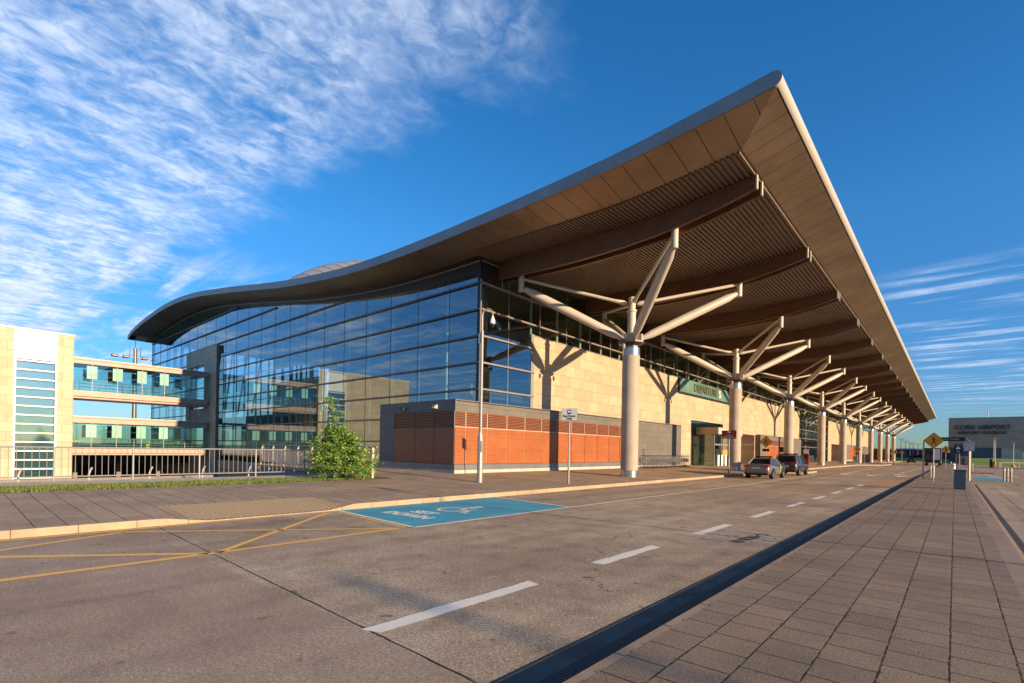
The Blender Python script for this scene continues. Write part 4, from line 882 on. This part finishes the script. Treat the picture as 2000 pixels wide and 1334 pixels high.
for i,(x,y,k,lab) in enumerate(((-79,11.5,'red_car_paint','dark red car parked at the left side of the undercroft'),(-79,14.4,'blue_car_paint','dark blue car parked in the middle of the undercroft'),(-79,17.4,'white_car_paint','white car parked at the right side of the undercroft'))):
    c=make_car('parked_car',cars[k],'suv' if i==1 else 'sedan',False,detail=False); c.location=(x,y,-4.05); c.rotation_euler=(0,0,-PI/2); tag(c,lab,'car','cars parked in the undercroft')
bpy.data.objects.remove(rs)
def truck():
    t=empty('box_truck'); 
    MB().box(-1.25,1.25,0,.06,.95,3.42).build('rear_frame',blackp,t); 
    MB().box(-1.27,-1.2,.06,7,.95,3.45).box(1.2,1.27,.06,7,.95,3.45).box(-1.27,1.27,.06,7,3.42,3.48).box(-1.27,1.27,6.9,7,.95,3.45).build('cargo_box',plain('dull_dark_red_box',(.10,.03,.03),.5),t,bevel=.02)
    MB().box(.22,1.12,-.03,-.0,1.15,3.3).build('rear_door',poster,t)
    MB().box(-1.12,.1,-.02,-.001,2.6,3.35).build('upper_shutter',plain('dark_green_tarp',(.02,.05,.04),.6),t)
    MB().box(-.95,-.45,-.12,-.02,1.45,2.3).box(-.3,.05,-.12,-.02,1.45,2.15).build('crate',plain('dull_cargo',(.12,.08,.07),.7),t)
    MB().box(-1.2,1.2,-.12,.05,.55,.68).box(-1.2,1.2,-.05,.05,1.28,1.34).build('bumper',galv,t)
    MB().box(-1.1,1.1,.3,7,.6,.95).build('chassis',blackp,t)
    MB().box(-1.2,1.2,7.3,9.3,.5,2.7).build('cab',plain('cream_cab',(.45,.38,.25),.4),t,bevel=.15)
    for y in (1.2,2.2,8.2):
        for s in (-1,1): MB().tube((s*.85,y,.5),(s*1.2,y,.5),.5,n=18).build('wheel',rubber,t)
    for s in (-1,1): MB().box(s*.85,s*1.1,-.13,-.1,.42,.54).build('tail_light',tail,t)
    return t
tr=truck(); tr.location=(-3.25,128,0); tag(tr,'box truck with open dark rear and white door panel, behind the amber crossing sign','truck')
# ------------------------------------------------------------------ railings
fe=empty('pedestrian_railing',(-22.35,-3.8,.41)); tag(fe,'long grey tubular railing above the sunken road, behind the grass strip','railing')
py=[-8.0,-5.9,-3.8,-1.65,.48,2.62,4.74,6.86,8.98,11.1]
for y in py: MB().tube((-22.35,y,.38),(-22.35,y,1.56),.032,n=10).lathe((-22.35,y),[(.06,.40),(.06,.43)],10).build('post',galv,fe)
for a,b_ in zip(py,py[1:]):
    m=MB().tube((-22.35,a+.03,1.55),(-22.35,b_-.03,1.55),.026,n=8).tube((-22.35,a+.03,.58),(-22.35,b_-.03,.58),.022,n=8)
    for i in range(1,12): y=a+(b_-a)*i/12; m.tube((-22.35,y,.58),(-22.35,y,1.54),.011,n=6)
    m.build('panel',galv,fe)
for i in range(9):
    y=-5.2+i*1.75; MB().path([(-22.62,y,.30),(-22.62,y,.62),(-22.60,y+.03,.75),(-22.54,y+.07,.86)],.03,6).build('stay',steelw,fe)
ba=empty('mesh_balustrade',(-20.4,13.5,.33)); tag(ba,'pale balustrade with perforated panels and curved feet behind the shrub','balustrade')
x0,x1=-34.0,-20.9
def by(x): return 13.25+(x-x1)/(x0-x1)*.8
b=MB().path([(x,by(x),1.74) for x in (x0,x1,-19.75)],.035,8).path([(x,by(x)+.02,1.55) for x in (x0,x1)],.02,6).build('handrail',stainless,ba)
n=8
pm=M('perforated_panel',.5,.5); _s=pm.n('ShaderNodeSeparateXYZ'); pm.l(pm.tc.outputs['Object'],_s.inputs[0]); _q=pm.math('MULTIPLY',pm.math('SINE',pm.math('MULTIPLY',_s.outputs[0],60)),pm.math('SINE',pm.math('MULTIPLY',_s.outputs[2],60)))
pm.col((.62,.53,.45)); pm.l(pm.math('SUBTRACT',1.,pm.math('MULTIPLY',pm.math('GREATER_THAN',_q,.25),.9)),pm.b.inputs['Alpha'])
for i in range(n):
    x=x0+(x1-x0)*i/(n-1); y=by(x)
    MB().box(x-.012,x+.012,y-.05,y+.05,.75,1.72).path([(x,y,.80),(x,y-.02,.62),(x,y-.12,.48),(x,y-.22,.22)],.035,6).build('post',steelw,ba)
    if i<n-1: xb=x0+(x1-x0)*(i+1)/(n-1); MB().box(x+.08,xb-.08,by(x)-.01,by(x)+.01,.72,1.5).build('mesh_panel',pm.m,ba); MB().box(x+.05,xb-.05,by(x)-.02,by(x)+.02,.66,.72).build('bottom_rail',steelw,ba)
MB().box(-19.82,-19.70,12.9,13.02,.30,1.72).build('end_post',steelw,ba); MB().box(-20.5,-20.44,13.0,13.1,.33,1.0).build('short_post',transm,ba)
m=MB()
for i in range(4): m.tube((-20.3+i*.15,13.05,.6),(-20.3+i*.15,13.05,1.6),.008,n=5)
m.build('end_bars',transm,ba)
# ------------------------------------------------------------------ poles and signs
cp=empty('camera_pole',(-16.07,16.1,.22)); tag(cp,'tall galvanised pole with hooked arm and dome security camera in front of the glass corner','camera pole')
MB().lathe((-16.07,16.1),[(.125,.2),(.125,2.25),(.075,2.5)],8).build('base_housing',galv,cp)
MB().box(-15.97,-15.93,16.02,16.1,1.6,2.1).build('access_door',galv,cp)
MB().lathe((-16.07,16.1),[(.075,2.4),(.07,7.05)],14).build('pole',galv,cp,smooth='auto')
MB().path([(-16.07,16.1,7.0),(-16.07,16.1,7.75)]+[(-16.07+.22-.22*math.cos(a),16.1+.10-.1*math.cos(a),7.75+.27*math.sin(a)) for a in [PI*i/8 for i in range(1,9)]]+[(-15.63,16.3,7.62)],.035,8).build('hook_arm',galv,cp,smooth='auto')
MB().lathe((-15.63,16.3),[(.05,7.66),(.06,7.6),(.11,7.5),(.12,7.36),(.10,7.33)],14).build('camera_housing',whitem,cp,smooth='auto')
MB().lathe((-15.63,16.3),[(.095,7.33),(.09,7.24),(.05,7.17),(.01,7.15)],14).build('camera_dome',blackp,cp,smooth='auto')
MB().box(-16.26,-16.16,16.05,16.15,6.5,6.95).build('junction_box',whitem,cp)
sd_=empty('set_down_sign',(0,0,0)); MB().lathe((0,0),[(.05,0),(.05,1.2),(.034,1.25),(.034,3.6)],12).build('pole',galv,sd_,smooth='auto')
MB().box(-.36,.36,-.075,-.05,3.02,3.58).build('panel',plain('pale_grey_sign',(.50,.50,.46),.5,0,.05),sd_); MB().box(-.37,.37,-.05,-.035,3.01,3.59).build('panel_back',transm,sd_)
MB().box(-.09,.09,-.082,-.076,3.32,3.52).build('blue_square',bluem,sd_); MB().box(-.07,.07,-.086,-.083,3.405,3.435).box(-.05,.05,-.086,-.083,3.435,3.47).build('vehicle_mark',poster,sd_)
text('lettering','Set-Down\nOnly',.145,blackp,sd_,FRONT(0,-.08,3.17),.003,bold=.003)
sd_.location=(-13.69,19.61,.13); sd_.rotation_euler=(0,0,R(24)); tag(sd_,'white Set-Down Only sign on a thin grey pole near the kerb','sign')
rsn=empty('taxi_pickup_sign'); MB().lathe((0,0),[(.06,0),(.06,1.2),(.038,1.25),(.038,3.3)],12).build('pole',galv,rsn,smooth='auto')
MB().box(-.56,.56,-.06,-.04,2.75,3.40).build('panel',redm,rsn); text('lettering','Tacsaí\nRéamháirithe\nPREBOOKED TAXI',.135,poster,rsn,FRONT(0,-.064,2.94),.002)
MB().box(-.12,.12,-.066,-.061,3.22,3.30).box(-.07,.07,-.066,-.061,3.30,3.35).build('taxi_mark',poster,rsn)
rsn.location=(-13.43,41.14,.14); tag(rsn,'dark red sign with white lettering on a pole in front of the second column','sign')
def ped_sign(sub=False,dim=False):
    t=empty('crossing_sign'); MB().tube((0,0,0),(0,0,2.6),.032,n=10).build('pole',galv,t)
    MB().prism([(-.56,2.75),(0,2.19),(.56,2.75),(0,3.31)],'Y',-.055,-.04).build('diamond_border',blackp,t)
    MB().prism([(-.53,2.75),(0,2.22),(.53,2.75),(0,3.28)],'Y',-.062,-.056).build('diamond_face',yellowm,t)
    MB().tube((0,-.068,2.97),(0,-.064,2.97),.045,n=10).prism([(-.05,2.9),(.06,2.9),(.05,2.70),(-.04,2.70)],'Y',-.068,-.064).prism([(-.04,2.71),(.02,2.71),(-.10,2.50),(-.15,2.52)],'Y',-.068,-.064).prism([(0,2.71),(.05,2.71),(.15,2.5),(.09,2.49)],'Y',-.068,-.064).prism([(.04,2.9),(.06,2.87),(.17,2.76),(.15,2.74)],'Y',-.068,-.064).prism([(-.05,2.9),(-.04,2.86),(-.16,2.76),(-.17,2.79)],'Y',-.068,-.064).build('walking_figure',blackp,t)
    if sub: MB().box(-.30,.30,-.06,-.03,1.85,2.1).build('sub_plate',blackp,t)
    return t
ps=ped_sign(); g_='amber diamond pedestrian crossing signs'; ps.location=(-1.08,44.35,.1); tag(ps,'largest amber diamond crossing sign, in front of the black overhead board on the island','sign',g_)
for (x,y,z,l) in ((-.98,96,.1,'amber diamond crossing sign to the right of the truck'),(-10.6,150,0,'amber crossing sign seen edge of the last columns, left of a pair'),(-10.4,166,0,'amber crossing sign right of the farthest canopy column, next to the black car'),(14.2,196,1.2,'small amber crossing sign on the lawn at the right edge of the photo')):
    c=copy_tree(ps); c.location=(x,y,z); tag(c,l,'sign',g_)
p2_=ped_sign(True); p2_.location=(-13.2,50.6,.13); tag(p2_,'amber diamond crossing sign with black plate, above the silver grey taxi','sign',g_)
c=copy_tree(p2_); c.location=(-13.1,108,.13); tag(c,'amber diamond crossing sign with black plate in front of the sixth column','sign',g_)
ga=empty('overhead_direction_sign',(-1.76,48.6,.1)); tag(ga,'black overhead direction board on a curved steel portal frame across the island','sign')
MB().path([(-1.76,48.6,.1),(-1.76,48.6,2.75)]+[(-1.76+.3-.3*math.cos(a),48.6,2.75+.3*math.sin(a)) for a in [PI/2*i/6 for i in range(1,7)]]+[(.53,48.6,3.05)]+[(.53+.3*math.sin(a),48.6,2.75+.3*math.cos(a)) for a in [PI/2*i/6 for i in range(1,7)]]+[(.83,48.6,.1)],.05,10).build('portal_frame',stainless,ga,smooth='auto')
MB().box(-1.45,.55,48.52,48.68,2.92,3.2).build('board',blackp,ga); text('lettering','Stad Tacsaí  Taxi Rank',.13,poster,ga,FRONT(-.35,48.515,3.06),.002)
ib=empty('information_board',(.74,47.9,.1)); tag(ib,'grey information board on a steel post at the right leg of the portal frame','sign')
MB().tube((.77,47.9,.1),(.77,47.9,2.3),.055,n=10).build('post',stainless,ib); MB().box(.46,1.06,47.82,47.86,2.2,2.88).build('board',greym,ib)
MB().box(.52,.70,47.812,47.819,2.3,2.7).box(.72,.86,47.812,47.819,2.35,2.75).box(.88,1.0,47.812,47.819,2.3,2.7).build('printed_panels',plain('pale_print',(.55,.55,.52),.6,0,.3,9),ib)
ts=empty('taxi_stop_sign',(.23,62.1,.1)); tag(ts,'black taxi pictogram sign on twin steel posts behind the grey bin','sign')
MB().tube((.12,62.1,.1),(.12,62.1,2.3),.04,n=8).tube((.32,62.1,.1),(.32,62.1,2.3),.04,n=8).build('posts',stainless,ts); MB().box(-.05,.52,62.0,62.05,2.1,2.96).build('board',blackp,ts)
MB().box(.08,.39,61.985,61.998,2.5,2.62).prism([(.13,2.62),(.34,2.62),(.29,2.72),(.18,2.72)],'Y',61.985,61.998).box(.05,.42,61.985,61.998,2.82,2.84).box(.12,.35,61.985,61.998,2.25,2.31).build('taxi_pictogram',poster,ts)
bn=empty('litter_bin',(.22,34.6,.1)); tag(bn,'square dark grey granite litter bin on the island paving','litter bin')
gm=M('dark_speckled_granite',.75); gm.col(gm.ramp(gm.noise(45,3,.8),[(.35,(.06,.07,.075)),(.55,(.14,.16,.17)),(.7,(.28,.30,.31))])); 
MB().box(-.02,.46,34.6,35.08,.14,1.02).build('body',gm.m,bn,bevel=.012); MB().box(-.045,.485,34.575,35.105,1.03,1.12).build('lid',plain('slate_lid',(.10,.12,.13),.6,0,.15,5),bn,bevel=.01); MB().box(.01,.43,34.63,35.05,.1,.14).build('plinth',blackp,bn)
MB().box(.461,.468,34.64,35.04,.2,.98).build('side_plate',steelw,bn)
wb=empty('white_bin',(-.1,74,.1)); tag(wb,'pale grey round litter bin behind the dark grey bin','litter bin'); MB().lathe((-.1,74),[(.22,.1),(.24,.9),(.24,.95),(.12,1.06)],18).build('body',poster,wb,smooth='auto'); MB().lathe((-.1,74),[(.245,.78),(.245,.84)],18).build('band',transm,wb)
def bollard():
    t=empty('bollard'); MB().lathe((0,0),[(.055,0),(.055,.92),(.05,.96),(.02,.98)],14).build('tube',stainless,t,smooth='auto'); MB().lathe((0,0),[(.058,.78),(.058,.86)],14).build('band',whitem,t); return t
bo_=bollard(); B=[(-1.42,51.7,'steel bollard left of the big amber sign pole'),(-1.22,51.9,'steel bollard touching the big amber sign pole'),(2.62,49.0,'left one of three steel bollards on the right kerb build-out'),(2.80,49.3,'middle one of three steel bollards on the right kerb build-out'),(2.98,49.2,'right one of three steel bollards on the right kerb build-out'),(1.6,80,'pale bollard standing alone beyond the blue bay'),(5.8,119.5,'pale bollard right of the orange barrier machine'),(-.4,105,'thin pale bollard beyond the second amber sign')]
for i,(x,y,l) in enumerate(B):
    c=bo_ if i==0 else copy_tree(bo_); c.location=(x,y,.1); tag(c,l,'bollard','steel bollards')
bm_=empty('barrier_machine',(4.8,119,.1)); tag(bm_,'orange and black barrier machine beside a thin lamp post on the right','barrier machine')
MB().box(4.55,4.85,119,119.4,.1,1.5).build('cabinet',blackp,bm_); MB().box(4.86,5.15,118.9,119.3,.1,1.15).build('orange_housing',plain('orange_housing',(.45,.12,.02),.5),bm_); MB().box(4.5,4.9,118.95,119.0,1.5,1.75).build('screen',greym,bm_)
def lamp_post(h,arms):
    t=empty('street_lamp'); MB().lathe((0,0),[(.14,0),(.14,.5),(.07,.55),(.055,h)],10).build('post',steelw,t,smooth='auto')
    for s in arms: MB().path([(0,0,h-.1),(s*.15,0,h+.35),(s*.3,0,h+.55)],.035,6).build('arm',steelw,t); MB().box(s*.28,s*.85,-.12,.12,h+.5,h+.6).build('lantern',galv,t,bevel=.03)
    return t
l1=lamp_post(4.3,(-1,1)); tag(l1,'twin headed street lamp with orange base on the lawn at the right','street lamp','street lamps on the right')
MB().lathe((0,0),[(.45,0),(.2,.35)],8).build('base_guard',plain('orange_guard',(.6,.25,.03),.5),l1); l1.location=(8.45,135,.1)
l2=lamp_post(4.9,(1,)); l2.location=(5.3,125,.1); tag(l2,'slim single street lamp behind the barrier machine, under the building lettering','street lamp','street lamps on the right')
l3=copy_tree(l2); l3.location=(6.6,150,.3); tag(l3,'thinner street lamp just right of the slim single one, farther back','street lamp','street lamps on the right')
# lamp standards out of frame on the right that throw the long shadows over the paving
for i,(x,y,h,lab) in enumerate(((13,11.4,6.0,'slim lamp standard outside the frame whose shadow crosses the blue bay'),(48,3.0,10,'tall lamp standard outside the frame, nearest the camera line'),(44,4.6,10,'tall lamp standard outside the frame, second from the camera'),(40,20.8,9,'tall lamp standard outside the frame level with the set-down sign'),(52,31,11,'tallest lamp standard outside the frame, farther along'))):
    t=empty('street_lamp'); r=.045 if i==0 else .085
    MB().lathe((0,0),[(r*1.6,0),(r*1.6,.8),(r,.9),(r*.8,h)],10).build('post',steelw,t,smooth='auto'); MB().box(-.45,.45,-.12,.12,h,h+.12).build('lantern',galv,t)
    t.location=(x,y,0); tag(t,lab,'street lamp','lamp standards outside the frame')
lr=empty('low_rail',(8,124,.1)); tag(lr,'low pale rail in front of the lawn at the right edge','rail'); b=MB().tube((6.2,124,.95),(16,132,.95),.04,n=6).build('rail',steelw,lr)
for i in range(5): MB().tube((6.2+i*2.4,124+i*1.96,.05),(6.2+i*2.4,124+i*1.96,.95),.04,n=6).build('post',steelw,lr)
kb=empty('stone_kiosk',(1.4,149,.1)); tag(kb,'small grey block kiosk behind the black taxi sign','kiosk'); MB().box(.85,2.4,149,151,.1,2.0).build('walls',farstone,kb); MB().box(.75,2.5,148.9,151.1,2.0,2.1).build('roof',pitconc,kb); MB().box(1.2,1.7,148.95,148.99,.1,1.6).build('door',transm,kb)
# ------------------------------------------------------------------ luggage trolleys
def trolley():
    t=empty('luggage_trolley'); m=MB()
    for s in (-1,1):
        m.path([(s*.27,-.45,.14),(s*.25,.35,.17),(s*.27,.45,.45),(s*.27,.40,.98),(s*.27,.30,1.06)],.026,6)
    m.tube((-.27,-.45,.14),(.27,-.45,.14),.016,n=6)
    for z in (.3,.45,.62,.78): m.tube((-.27,.43,z),(.27,.43,z),.010,n=5)
    m.tube((-.25,.3,.17),(.25,.3,.17),.012,n=5); m.build('frame',stainless,t)
    MB().tube((-.29,.30,1.06),(.29,.30,1.06),.035,n=8).build('handle',transm,t)
    b=MB().tube((-.24,.12,.82),(.24,.12,.82),.008,n=5)
    for i in range(7): b.path([(-.24+.08*i,.40,.88),(-.24+.08*i,.16,.70),(-.24+.08*i,.10,.84)],.006,4)
    b.build('basket',stainless,t)
    for x,y in ((-.24,.34),(.24,.34),(0,-.40)): MB().tube((x-.02,y,.08),(x+.02,y,.08),.08,n=12).build('wheel',rubber,t)
    MB().box(-.22,.22,.405,.415,.5,.75).build('plate',poster,t); return t
tl=trolley(); N=19
for i in range(N):
    c=tl if i==0 else copy_tree(tl); c.location=(-19.75,39.6+i*.50,pz(-19.75,40)); c.rotation_euler=(0,0,PI)
    tag(c,'steel luggage trolley nested in the row against the slate wall','trolley','row of nested luggage trolleys')
# ------------------------------------------------------------------ things under the canopy, far along
lb=empty('display_board',(-16,88,3)); tag(lb,'black hanging display with red lettering beside the fourth column','sign')
MB().box(-17.5,-15.6,88,88.15,3.25,3.7).build('case',blackp,lb); MB().tube((-15.5,88.05,.2),(-15.5,88.05,3.8),.05,n=8).build('post',transm,lb)
MB().tube((-16.5,87.99,3.47),(-16.5,87.97,3.47),.16,n=12).box(-16.25,-15.7,87.97,87.99,3.36,3.58).box(-17.3,-16.8,87.97,87.99,3.44,3.5).build('red_marks',redm,lb)
for x0,x1,y,lab in ((-19.9,-18.3,99,'pale blue poster board with a red mark by the tall glass bay'),(-17.8,-17.0,140,'smaller pale blue poster board farther along')):
    t=empty('poster_board',(x0,y,.3)); tag(t,lab,'poster board'); MB().box(x0,x1,y,y+.06,.45,1.6).build('panel',plain('pale_blue_poster'+str(y),(.22,.42,.48),.6,0,.15,2),t); MB().box(x0+.2,x0+.5,y-.01,y-.002,1.1,1.35).build('red_mark',redm,t); MB().box(x0,x0+.06,y,y+.3,.25,.45).box(x1-.06,x1,y,y+.3,.25,.45).build('foot',transm,t)
t=empty('notice_board',(-17.6,75,.25)); tag(t,'black double notice board behind the roof of the dark grey taxi','notice board'); MB().box(-17.9,-16.5,75,75.1,2.0,2.75).build('upper_panel',blackp,t); MB().box(-17.9,-16.5,75,75.1,1.45,1.85).build('lower_panel',blackp,t); MB().box(-17.9,-17.85,75,75.1,.2,2.75).box(-16.5,-16.45,75,75.1,.2,2.75).build('legs',steelw,t)
t=empty('ticket_machine',(-16.5,85,.25)); tag(t,'red and white ticket machine right of the third column','machine'); MB().box(-17,-16.3,85,85.5,.2,1.9).build('body',redm,t); MB().box(-17,-16.3,84.97,84.99,1.9,2.5).build('header',poster,t); MB().box(-16.9,-16.4,84.95,84.98,1.2,1.7).build('screen',blackp,t)
t=empty('smoking_shelter_frame',(-18.6,60,.3)); tag(t,'white post with a level arm in front of the shaded recess','post'); MB().box(-18.65,-18.5,60,60.1,.2,2.8).build('post',whitem,t); MB().box(-18.5,-17.0,60,60.06,2.72,2.8).build('arm',whitem,t)
for x,y,lab in ((-13.2,118,'thin steel post before the sixth column'),(-12.2,150,'thin steel post between the eighth and ninth columns')):
    t=empty('steel_post',(x,y,.1)); tag(t,lab,'post'); MB().tube((x,y,.1),(x,y,3.6),.06,n=8).build('tube',stainless,t); MB().lathe((x,y),[(.09,.1),(.09,.2)],8).build('foot',transm,t)
t=empty('grey_utility_cabinet',(-16.0,138,.2)); tag(t,'grey utility cabinet against the seventh column','cabinet'); MB().box(-16.2,-14.6,141.5,142.4,.15,2.0).build('body',slateX,t); MB().box(-16.25,-14.55,141.45,142.45,2.0,2.08).build('lid',transm,t)
t=empty('low_red_wall',(-21,209,.1)); tag(t,'low red brick wall beyond the end of the terminal','wall'); MB().box(-34,-17,210,210.4,.1,4.0).build('brick_face',woodX,t); MB().box(-34.1,-16.9,209.95,210.45,4.0,4.15).build('coping',concrete,t)
# ------------------------------------------------------------------ cargo building and far things
cb=empty('airport_building',(-1.5,210,1)); tag(cb,'large windowless grey building with CORK AIRPORT lettering and blue glass base','building')
MB().box(-1.55,60,210,250,4.85,13.95).build('stone_walls',farstone,cb); MB().box(-1.6,60.1,209.95,250,13.95,14.1).build('roof_edge',zinc,cb)
MB().box(-1.2,60,210.6,250,-.2,4.85).build('glass_base',plain('blue_grey_glass_base',(.05,.085,.14),.2,.3,.25,.3),cb)
m=MB()
for i in range(20): m.box(-1+i*3,-.9+i*3,210.5,210.6,.5,4.8)
m.build('base_mullions',transm,cb); MB().box(10.6,18.5,210.4,210.58,1.0,4.8).build('pale_shutter',greym,cb)
text('lettering','CORK AIRPORT',1.75,plain('steel_letters',(.05,.055,.07),.5,0,.05),cb,FRONT(6.1,209.75,11.0),.12,sx=1.02,bold=.02)
text('lettering','AERFORT CHORCAÍ',1.25,plain('steel_letters_b',(.05,.055,.07),.5,0,.05),cb,FRONT(6.1,209.75,9.35),.10,sx=.98,bold=.015)
MB().tube((7.6,215,14),(7.6,215,16.1),.12,n=6).build('roof_mast',transm,cb)
hg=empty('arched_hangar',(-22,330,1)); tag(hg,'low building with curved white roof edge and dark glass, behind the truck','hangar')
P_=[(-34+3.1*i,4.6+1.5*math.sin(PI*i/10)) for i in range(15)]
MB().prism(P_+[(x,z-.6) for x,z in P_[::-1]],'Y',328,345).build('roof',whitem,hg); MB().prism([(x,z-.65) for x,z in P_]+[(P_[-1][0],-.2),(P_[0][0],-.2)],'Y',330,344).build('dark_glass',plain('navy_glass',(.02,.03,.06),.2,.2,.4,.1),hg)
m=MB()
for i in range(10): m.box(-33+i*3.1,-32.7+i*3.1,329.6,329.9,0,4.6)
m.build('columns',whitem,hg)
def mast(h,w):
    t=empty('floodlight_mast'); MB().tube((0,0,0),(0,0,h),.14,.09,n=8).build('pole',transm,t); MB().box(-w,w,-.06,.06,h-.08,h+.05).build('crossbar',transm,t)
    for s in (-1,-.4,.4,1): MB().box(s*w-.28,s*w+.28,-.25,.2,h-.02,h+.16).build('floodlight',transm,t)
    return t
ms=mast(9.9,1.1)
for i,(px,h,l) in enumerate(((-19.2,1,'tallest floodlight mast right after the last canopy column'),(-17.6,.9,'second floodlight mast from the last canopy column'),(-15.9,.82,'third floodlight mast from the last canopy column'),(-14.7,.76,'short floodlight mast left of the truck'),(-12.9,.76,'short floodlight mast nearest the truck'))):
    c=ms if i==0 else copy_tree(ms); c.location=(px,300,0); c.scale=(1,1,h); tag(c,l,'floodlight mast','floodlight masts on the horizon')
lm=mast(37.5,17); tag(lm,'dark floodlight mast behind the footbridges at the left','floodlight mast')
for ch in list(lm.children): bpy.data.objects.remove(ch)
MB().tube((0,0,0),(0,0,38),.75,.5,n=10).build('pole',transm,lm)
MB().box(-.3,.3,-6,6,34.7,35.0).build('crossbar',transm,lm)
for s in (-1,1):
    for q in (2.6,5.6): MB().box(-.8,.8,s*q-.9,s*q+.9,34.4,35.2).build('floodlight',transm,lm,bevel=.2)
m=MB().tube((0,0,37),(0,0,41),.12,n=6)
for s in (-1.5,1.5): m.tube((0,s,35),(0,s,38.5),.1,n=6)
m.build('antenna',transm,lm)
lm.location=(-212,45,-4)
# ------------------------------------------------------------------ vegetation
leafm=M('shrub_leaf',.45,0,.5); _o=leafm.n('ShaderNodeNewGeometry'); leafm.col(leafm.ramp(_o.outputs['Random Per Island'],[(.0,(.04,.12,.015)),(.5,(.10,.23,.03)),(.85,(.21,.33,.045)),(.97,(.34,.32,.05)),(1,(.32,.15,.04))]))
_b=leafm.b; 
try: _b.inputs['Transmission Weight'].default_value=0
except Exception: pass
bark=plain('brown_bark',(.11,.075,.045),.9,0,.3,12,.5)
sh=empty('shrub',(-19.9,11.6,.34)); tag(sh,'bushy green shrub with pointed top beside the end of the grey railing','shrub')
rnd=random.Random(11); lf=MB(); tr_=MB(); bx,by_,bz=-19.9,11.6,.34
tr_.path([(bx,by_,bz-.05),(bx+.02,by_,bz+.8),(bx-.1,by_-.15,bz+1.8),(bx-.25,by_-.45,bz+2.9),(bx-.3,by_-.6,bz+3.6)],[.07,.05,.035,.02,.006],6)
tips=[]
for i in range(230):
    h=rnd.random()**1.7; z0=bz+.25+h*1.85; a=rnd.uniform(0,2*PI)
    L=(1.5*(1-.72*h**1.6))*rnd.uniform(.65,1.08)
    ox,oy=bx-.05*h,by_-.3*h
    p=(ox+L*math.cos(a),oy+L*math.sin(a),z0+L*rnd.uniform(-.05,.40)-.05)
    if p[2]<bz+.12: p=(p[0],p[1],bz+.12)
    mid=(ox+L*.5*math.cos(a),oy+L*.5*math.sin(a),z0+L*.12); tr_.path([(ox,oy,z0),mid,p],[.014,.01,.004],4); tips.append(((ox,oy,z0),mid,p,1.))
for i in range(10):
    z0=bz+1.9+1.7*(i/10); a=rnd.uniform(0,2*PI); L=(.45*(1-i/10)+.08)*rnd.uniform(.7,1.1); ox,oy=bx-.1-.2*(z0-bz-1.5)/2,by_-.15-.45*(z0-bz-1.5)/2
    p=(ox+L*math.cos(a),oy+L*math.sin(a),z0+L*.8); mid=(ox+L*.5*math.cos(a),oy+L*.5*math.sin(a),z0+L*.3); tr_.path([(ox,oy,z0),mid,p],[.01,.007,.003],4); tips.append(((ox,oy,z0),mid,p,.6))
for o_,mid,p,q in tips:
    for k in range(int(105*q)):
        t=rnd.uniform(.3,1.05); A=Vector(o_);B=Vector(mid);D=Vector(p); c=A*(1-t)**2+B*2*t*(1-t)+D*t*t; c+=Vector((rnd.gauss(0,.085),rnd.gauss(0,.085),rnd.gauss(0,.075)))
        if c.z<bz+.06: continue
        s=rnd.uniform(.022,.042); u_=Vector((rnd.gauss(0,1),rnd.gauss(0,1),rnd.gauss(0,.5))).normalized(); w_=u_.cross(Vector((rnd.gauss(0,1),rnd.gauss(0,1),rnd.gauss(0,1)))).normalized()
        lf.poly([c-u_*s*1.5,c+w_*s*.7,c+u_*s*1.5,c-w_*s*.7])
lf.build('foliage',leafm.m,sh,fix=False); tr_.build('branches',bark,sh)
def far_tree(x,y,h,w,lab,seed,z0=0):
    rnd=random.Random(seed); t=empty('broadleaf_tree',(x,y,z0)); tag(t,lab,'tree','far trees on the horizon'); b=MB().tube((x,y,z0-.2),(x,y,z0+h*.5),.3,.12,n=7).build('trunk',bark,t); f=MB()
    cl_=[(rnd.gauss(0,w*.3),rnd.gauss(0,w*.3),rnd.uniform(.35,.95)*h) for _ in range(26)]
    for k in range(1600):
        cx_,cy_,cz=rnd.choice(cl_); c=Vector((x+cx_+rnd.gauss(0,w*.13),y+cy_+rnd.gauss(0,w*.13),z0+cz+rnd.gauss(0,h*.07))); s=h*.03; a_=Vector((rnd.gauss(0,1),rnd.gauss(0,1),rnd.gauss(0,1))).normalized(); q=a_.orthogonal().normalized(); f.poly([c-a_*s,c+q*s,c+a_*s,c-q*s])
    f.build('crown',leafm.m,t,fix=False)
hm=M('dark_hedge_leaf',.8); hm.col(hm.ramp(hm.noise(1.2,5,.7),[(.3,(.012,.03,.008)),(.7,(.05,.085,.02))])); 
hd=MB(); rnd=random.Random(5)
for k in range(9000):
    x=rnd.uniform(-34,-1.8); y=rnd.uniform(236,242); z=rnd.uniform(.1,1.9)+.4*math.sin(x*.5); s=.22
    a_=Vector((rnd.gauss(0,1),rnd.gauss(0,1),rnd.gauss(0,1))).normalized(); q=a_.orthogonal().normalized(); c=Vector((x,y,z)); hd.poly([c-a_*s,c+q*s,c+a_*s,c-q*s])
tag(hd.build('hedge',hm.m,fix=False),'dark hedge in front of the curved hangar','hedge',kind='stuff')
far_tree(-150,8,11,9,'broad tree on the low ground far left behind the stair block',1,-4); far_tree(70,330,10,9,'green tree far behind the lawn on the right',2)
far_tree(-24,255,5,5,'low tree beyond the last column, by the red wall',3)
# reverse view: the far side of the right road has a planted bank and a low wall, so reflections are not empty
rb=MB().box(60,60.4,-25,148,-.1,1.1).build('boundary_wall',pitconc); tag(rb,'low grey boundary wall far outside the frame on the right','wall')
for o in bpy.data.objects:
    if o.type=='EMPTY' and o.parent is None and 'label' not in o: print('UNTAGGED',o.name)
